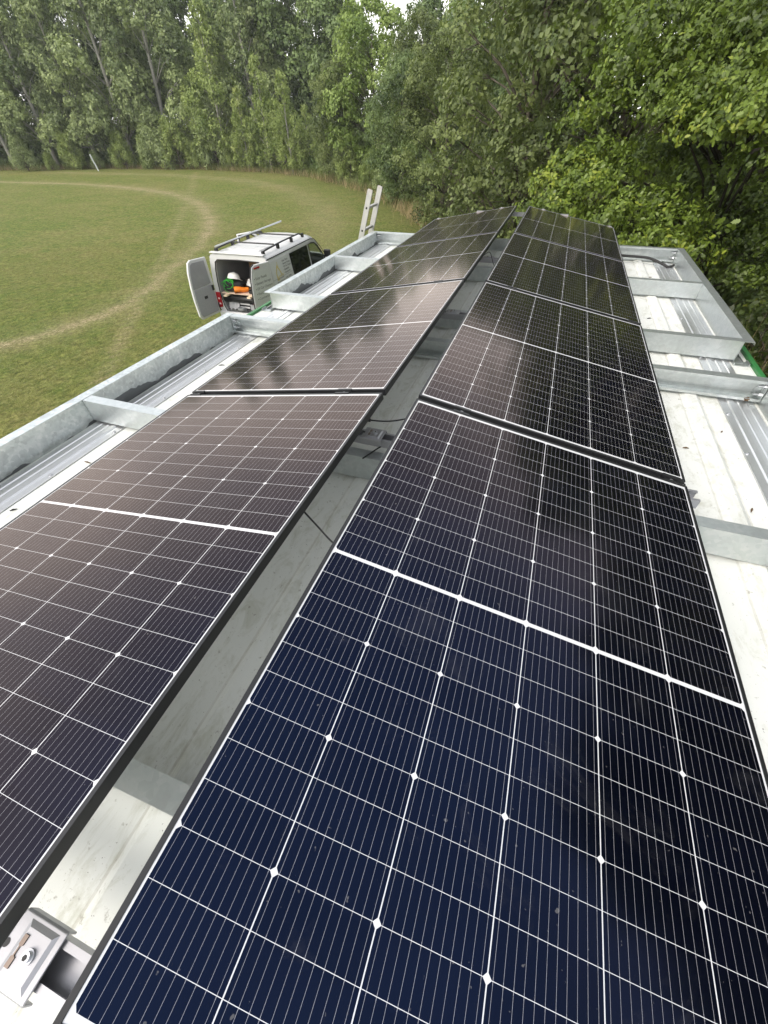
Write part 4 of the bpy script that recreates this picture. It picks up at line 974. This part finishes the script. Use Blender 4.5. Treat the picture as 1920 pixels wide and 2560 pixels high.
# ------------------------------------------------------------------ things in and on the van (each its own thing)
def at_van(name, label, cat, p=(0, 0, 0), rz=0, group=None):
    r = empty(name, van_world(p), (0, 0, VR + rz)); tag(r, label, cat, group); return r
def van_load():
    o = MB().tube([(-.56, -.03, 2.085), (-.58, 1.8, 2.085), (-.60, 3.66, 2.085)], .016, 8).box(-.60, -.55, -.03, 3.6, 2.071, 2.074).build('roof_pole', M['alu'], None, loc=VAN, rot=(0, 0, VR)); tag(o, 'long pale pole lying on the left side of the van roof rack', 'pole')
    b = MB().box(-.79, .79, .03, 1.5, .945, .968).build('plywood_board', M['ply'], None, loc=VAN, rot=(0, 0, VR)); tag(b, 'plywood board laid across the back of the van as a shelf', 'board')
    for x, lb in ((-.60, 'left of two'), (.14, 'right of two')):
        b = MB().box(x - .05, x + .05, -.10, 1.4, .905, .943).build('wood_batten', M['batten'], None, loc=VAN, rot=(0, 0, VR)); tag(b, 'pale wooden batten sticking out under the plywood shelf, ' + lb, 'batten', 'wood battens under the shelf')
    b = MB().tube([(-.78, .12, .80), (0, .12, .805), (.78, .12, .80)], .092, 18).build('black_roll', M['black_plastic'], None, True, loc=VAN, rot=(0, 0, VR)); tag(b, 'black roll lying across the van under the plywood shelf', 'roll')
    # helmet
    r = at_van('hard_hat', 'white hard hat on top of a black bag in the van', 'helmet', (-.44, .26, 1.27)); r.rotation_euler = (R(-14), R(10), VR + .5)
    prof = [(.152, 0), (.150, .02), (.142, .07), (.118, .115), (.075, .142), (.03, .152), (.0, .154)]
    mb = MB(); n = 24; v = []
    for rr, z in prof[:-1]:
        for k in range(n):
            a = 2*math.pi*k/n; v.append((rr*1.12*math.cos(a), rr*.92*math.sin(a), z))
    v.append((0, 0, prof[-1][1])); m = len(prof) - 1
    mb.add(v, [(i*n+k, i*n+(k+1) % n, (i+1)*n+(k+1) % n, (i+1)*n+k) for i in range(m-1) for k in range(n)] + [((m-1)*n+k, (m-1)*n+(k+1) % n, m*n) for k in range(n)])
    hm = plain('white_helmet_plastic', (.8, .8, .78), .3, 0, .5, .03); mb.build('shell', hm, r, True)
    pk = MB(); pk.add([(.10, -.13, .012), (.20, -.08, -.006), (.225, 0, -.012), (.20, .08, -.006), (.10, .13, .012), (.10, -.13, .004), (.20, -.08, -.013), (.225, 0, -.019), (.20, .08, -.013), (.10, .13, .004)], [(0, 1, 2, 3, 4), (9, 8, 7, 6, 5), (0, 5, 6, 1), (1, 6, 7, 2), (2, 7, 8, 3), (3, 8, 9, 4)]); pk.build('peak', hm, r)
    MB().tube([(-.15, 0, .04), (-.12, 0, .115), (0, 0, .158), (.12, 0, .115), (.15, 0, .04)], .010, 6).build('ridge', hm, r, True)
    # black kit bag : lumpy squashed shape
    def lump(name, size, mat, seed, noise=.16, sub=3):
        bm = bmesh.new(); bmesh.ops.create_icosphere(bm, subdivisions=sub, radius=1); rng = random.Random(seed); ph = [rng.random()*6.3 for _ in range(6)]
        for q in bm.verts:
            x, y, z = q.co; k = 1 + noise*(math.sin(3.1*x+ph[0])*math.cos(2.7*y+ph[1]) + .6*math.sin(5.3*z+ph[2]+2*x) + .35*math.sin(9*y+ph[3]+4*x))
            q.co = Vector((math.copysign(abs(x)**.7, x)*size[0]*k, math.copysign(abs(y)**.7, y)*size[1]*k, math.copysign(abs(z)**.7, z)*size[2]*k))
        me = bpy.data.meshes.new(name); bm.to_mesh(me); bm.free(); me.polygons.foreach_set('use_smooth', [True]*len(me.polygons)); return me
    cloth = plain('black_cloth', (.012, .012, .014), .85)
    o = link('kit_bag', lump('kit_bag', (.27, .26, .135), None, 1), cloth); o.location = van_world((-.46, .32, 1.10)); o.rotation_euler = (0, 0, VR); tag(o, 'black cloth kit bag under the white hard hat', 'bag')
    # green rope heap
    rng = random.Random(7); pts = []
    for i in range(26):
        a = i * 1.15 + rng.random() * .9; q = .06 + .12 * rng.random()
        pts.append((-.54 + q*1.25*math.cos(a), .10 + .06*math.sin(a*1.7) + .02*rng.random(), 1.18 + q*.85*math.sin(a)))
    pts += [(-.68, .045, 1.12), (-.62, .03, 1.02), (-.52, .02, .975)]
    P = [Vector(p) for p in pts]; out = []
    for i in range(len(P) - 1):
        p0, p1, p2, p3 = P[max(0, i-1)], P[i], P[i+1], P[min(len(P)-1, i+2)]
        for k in range(4):
            t = k/4; out.append(.5*((2*p1)+(p2-p0)*t+(2*p0-5*p1+4*p2-p3)*t*t+(3*p1-p0-3*p2+p3)*t**3))
    o = MB().tube(out, .005, 6).build('green_rope', plain('bright_green_rope', (.06, .55, .06), .5, 0, .3, .2, 60), None, True, loc=VAN, rot=(0, 0, VR)); tag(o, 'tangle of bright green rope hanging from the black bag', 'rope')
    # orange bag : crumpled roll with open end
    mb = MB(); n = 14; m = 12; v = []; rng = random.Random(3)
    for i in range(m):
        t = i/(m-1); rr = .092*(1 - .35*t**2) * (1.08 if i == 0 else 1)
        for k in range(n):
            a = 2*math.pi*k/n; q = rr*(1 + .13*rng.uniform(-1, 1)); v.append((-.19 + .40*t + .0*q, q*1.05*math.cos(a), .075 + .80*q*math.sin(a) + .015*math.sin(6*t)))
    mb.add(v, [(i*n+k, i*n+(k+1) % n, (i+1)*n+(k+1) % n, (i+1)*n+k) for i in range(m-1) for k in range(n)] + [tuple(range((m-1)*n, m*n))])
    o = mb.build('orange_bag', plain('orange_bag_cloth', (.72, .20, .015), .55, 0, .4, .22, 18), None, True); o.location = van_world((-.21, .16, .969)); o.rotation_euler = (0, 0, VR + R(34)); tag(o, 'crumpled orange bag with an open end on the plywood shelf', 'bag')
    # black cable coil
    mb = MB(); pts = [((.135 - .004*math.sin(a*3))*math.cos(a), (.115)*math.sin(a), .014 + .0085*a/6.283) for a in [i*6.283/22 for i in range(22*6+1)]]
    mb.tube(pts, .013, 6); o = mb.build('cable_coil', M['rubber'], None, True); o.location = van_world((.16, .19, .969)); tag(o, 'coil of thick black cable on the plywood shelf beside the orange bag', 'cable coil')
    # boxes
    def carton(name, p, sz, rz, mat, label, flaps=False):
        r = at_van(name, label, 'box', p, rz, 'boxes inside the van'); x, y, z = sz
        MB().box(-x/2, x/2, -y/2, y/2, 0, z).build('carton', mat, r, bevel=.006)
        MB().box(-x/2, x/2, -.025, .025, z + .0008, z + .0018).build('tape', M['ply'], r)
        return r
    brown = plain('brown_cardboard', (.34, .21, .11), .8, 0, .2, .12, 8); pale = plain('pale_cardboard', (.62, .56, .47), .75, 0, .3, .08, 7)
    r = carton('cardboard_box', (.40, .34, .969), (.34, .3, .62), -.15, pale, 'tall pale cardboard box with dark printed marks, by the right rear door')
    pm = MB()
    for i, (x, z, w, h) in enumerate(((-.13, .50, .26, .008), (-.13, .48, .2, .008), (-.12, .33, .05, .06), (.03, .33, .05, .06), (-.13, .24, .24, .008), (-.13, .22, .18, .008), (-.05, .11, .05, .05), (-.13, .04, .24, .02))):
        pm.add([(x, -.1515, z), (x + w, -.1515, z), (x + w, -.1515, z + h), (x, -.1515, z + h)], [(0, 1, 2, 3)])
    pm.build('printed_marks', M['ink'], r)
    carton('cardboard_box', (.05, .95, .969), (.42, .4, .36), .2, brown, 'brown cardboard box deep in the van on the shelf')
    carton('cardboard_box', (-.12, 1.05, 1.332), (.34, .3, .26), -.35, brown, 'tilted brown cardboard box on top of another, deep in the van')
    wp = plain('white_paper', (.72, .72, .70), .7, 0, .3, .05)
    for i, (p, rx, ry, rz, lb) in enumerate((((.02, .36, 1.16), .9, .35, .3, 'crumpled white paper sheet behind the orange bag'), ((.13, .42, 1.14), 1.0, -.5, -.5, 'folded white paper sheet beside the pale box'))):
        mb = MB(); N = 5; rng = random.Random(i); v = [(-.11 + .22*a/N, -.09 + .18*b/N, .018*rng.uniform(-1, 1)) for b in range(N+1) for a in range(N+1)]
        mb.add(v, [(b*(N+1)+a, b*(N+1)+a+1, (b+1)*(N+1)+a+1, (b+1)*(N+1)+a) for b in range(N) for a in range(N)])
        o = mb.build('paper_sheet', wp, None); o.location = van_world(p); o.rotation_euler = (rx, ry, rz); tag(o, lb, 'paper', 'white paper in the van')
        sm = o.modifiers.new('thickness', 'SOLIDIFY'); sm.thickness = .002
    # lower deck : dust sheet, tool cases, grey crate with white bag
    mb = MB(); N = 16; v = []; rng = random.Random(5)
    for b in range(N+1):
        for a in range(N+1):
            x = -.70 + .36*a/N; t = b/N; z = .93 - .10 - .30*t + .015*math.sin(a*1.3 + b*.4); y = .16 - .10*t + .022*math.sin(a*1.05 + 1.2*t) + .012*rng.uniform(-1, 1); v.append((x, y, z))
    mb.add(v, [(b*(N+1)+a, b*(N+1)+a+1, (b+1)*(N+1)+a+1, (b+1)*(N+1)+a) for b in range(N) for a in range(N)])
    o = mb.build('dust_sheet', plain('grey_dust_sheet', (.42, .42, .43), .85, 0, .2, .12, 9), None, True, loc=VAN, rot=(0, 0, VR)); sm = o.modifiers.new('thickness', 'SOLIDIFY'); sm.thickness = .004; tag(o, 'grey dust sheet hanging in folds under the shelf', 'cloth')
    tw = plain('white_plastic', (.66, .66, .65), .4)
    for i, (z, dx, lb) in enumerate(((.551, 0, 'lowest of three stacked black and white tool cases'), (.638, .02, 'middle one of three stacked black and white tool cases'), (.725, -.01, 'topmost of three stacked black and white tool cases'))):
        r = at_van('tool_case', lb, 'tool case', (-.18 + dx, .26, z), -.06, 'tool cases under the shelf')
        MB().box(-.19, .19, -.14, .14, 0, .080).build('case', M['black_plastic'], r, bevel=.008); MB().box(-.165, .165, -.1435, -.1405, .022, .062).build('front_panel', tw, r)
    r = at_van('plastic_crate', 'grey plastic crate at the right of the van floor', 'crate', (.20, .17, .551)); gp = plain('grey_crate_plastic', (.30, .31, .32), .5)
    MB().box(-.16, .16, -.12, .12, 0, .008).box(-.16, .16, -.12, -.113, .0085, .15).box(-.16, .16, .113, .12, .0085, .15).box(-.16, -.153, -.1125, .1125, .0085, .15).box(.153, .16, -.1125, .1125, .0085, .15).build('tub', gp, r); MB().box(-.172, .172, -.132, -.121, .135, .155).build('rim', gp, r)
    o = link('white_bag', lump('white_bag', (.10, .09, .085), None, 4, .22), wp); o.location = van_world((.22, .17, .66)); tag(o, 'crumpled white plastic bag in the grey crate', 'bag')
    red = plain('red_tool_plastic', (.35, .03, .02), .4); o = MB().tube([(0, 0, .02), (.05, .01, .10), (.10, .03, .14)], [.022, .02, .026], 8).build('red_tool', red, None, True); o.location = van_world((.035, .10, .552)); tag(o, 'dark red tool between the tool cases and the crate', 'tool')
    # coiled grey hose on the floor
    pts = [((.11 + .012*math.sin(a*5))*math.cos(a), .09*math.sin(a), .016 + .011*a/6.283) for a in [i*6.283/20 for i in range(20*4+1)]]
    o = MB().tube(pts, .016, 6).build('grey_hose', plain('grey_hose', (.22, .23, .24), .5), None, True); o.location = van_world((-.10, .11, .551)) if False else van_world((-.22, .0, .551)); tag(o, 'coiled grey hose at the edge of the van floor', 'hose')
van_load()

# ------------------------------------------------------------------ ladder leaning on the far left corner of the roof
def make_ladder():
    r = empty('ladder', (-3.06, 6.775, G)); tag(r, 'worn aluminium ladder leaning against the far left corner of the roof', 'ladder')
    wm = plain('worn_aluminium', (.44, .44, .42), .5, .35, .5, .2, 14)
    top = Vector((1.115, 0, 3.73)); d = top.normalized(); L = top.length; side = Vector((d.z, 0, -d.x))
    for s in (-1, 1):
        mb = MB(); v = []
        for t in (0, L):
            for a, b in ((-.036, -.012), (.036, -.012), (.036, .012), (-.036, .012)):
                p = d*t + side*a; v.append((p.x, s*.195 + b, p.z))
        mb.add(v, [(0, 3, 2, 1), (4, 5, 6, 7), (0, 1, 5, 4), (1, 2, 6, 5), (2, 3, 7, 6), (3, 0, 4, 7)])
        st = mb.build('stile', wm, r, bevel=.003)
        MB().add([tuple(Vector((0, s*.195, 0)) + d*(L - .02 + a) + side*b + Vector((0, c, 0))) for a, b, c in ((0, -.037, -.013), (0, .037, -.013), (0, .037, .013), (0, -.037, .013), (.028, -.030, -.013), (.028, .030, -.013), (.028, .030, .013), (.028, -.030, .013))],
                 [(0, 3, 2, 1), (4, 5, 6, 7), (0, 1, 5, 4), (1, 2, 6, 5), (2, 3, 7, 6), (3, 0, 4, 7)]).build('end_cap', plain('grey_end_cap', (.42, .40, .38), .7), st)
    k = 0
    while True:
        t = L - .20 - .27 * k
        if t < .15: break
        p = d*t; o = MB(); v = []
        for y in (-.182, .182):
            for a, b in ((-.014, -.014), (.014, -.014), (.014, .014), (-.014, .014)):
                q = p + side*a + d*b; v.append((q.x, y, q.z))
        o.add(v, [(0, 3, 2, 1), (4, 5, 6, 7), (0, 1, 5, 4), (1, 2, 6, 5), (2, 3, 7, 6), (3, 0, 4, 7)]); rg = o.build('rung', wm, r)
        h = MB(); v = []
        for y in (-.2085, -.2075):
            for a, b in ((-.012, -.012), (.012, -.012), (.012, .012), (-.012, .012)):
                q = p + side*a + d*b; v.append((q.x, y, q.z))
        h.add(v, [(0, 3, 2, 1), (4, 5, 6, 7), (0, 1, 5, 4), (1, 2, 6, 5), (2, 3, 7, 6), (3, 0, 4, 7)]); h.build('rung_hole', M['rubber'], rg)
        k += 1
make_ladder()
# leaning grey post with a board at the edge of the wood
def make_post():
    r = empty('marker_post', (-56.6, 52.0, G)); tag(r, 'leaning pale grey twin post at the far edge of the field', 'post'); r.rotation_euler = (R(8), R(-14), R(-40)); r.scale = (1.0, 1.0, .72)
    wm = plain('weathered_grey_board', (.50, .53, .52), .7, 0, .3, .15, 6)
    for x in (-.20, .20): MB().box(x - .05, x + .05, -.05, .05, -.1, 2.2 + (.15 if x < 0 else 0)).build('upright', wm, r)
    MB().box(-.145, .30, -.09, -.052, 1.0, 2.25).build('board', wm, r)
make_post()

# ------------------------------------------------------------------ late-summer haze over the field
def make_haze():
    m = bpy.data.materials.new('summer_haze'); m.use_nodes = True; t = m.node_tree; t.nodes.clear()
    o = t.nodes.new('ShaderNodeOutputMaterial'); v = t.nodes.new('ShaderNodeVolumePrincipled'); v.inputs['Color'].default_value = (.93, .96, 1, 1); v.inputs['Density'].default_value = .00045
    t.links.new(v.outputs[0], o.inputs['Volume'])
    h = MB().box(-160, 60, -60, 150, G - 1, 26).build('haze', m); tag(h, 'thin summer haze in the air over the field', 'haze', kind='stuff')
make_haze()
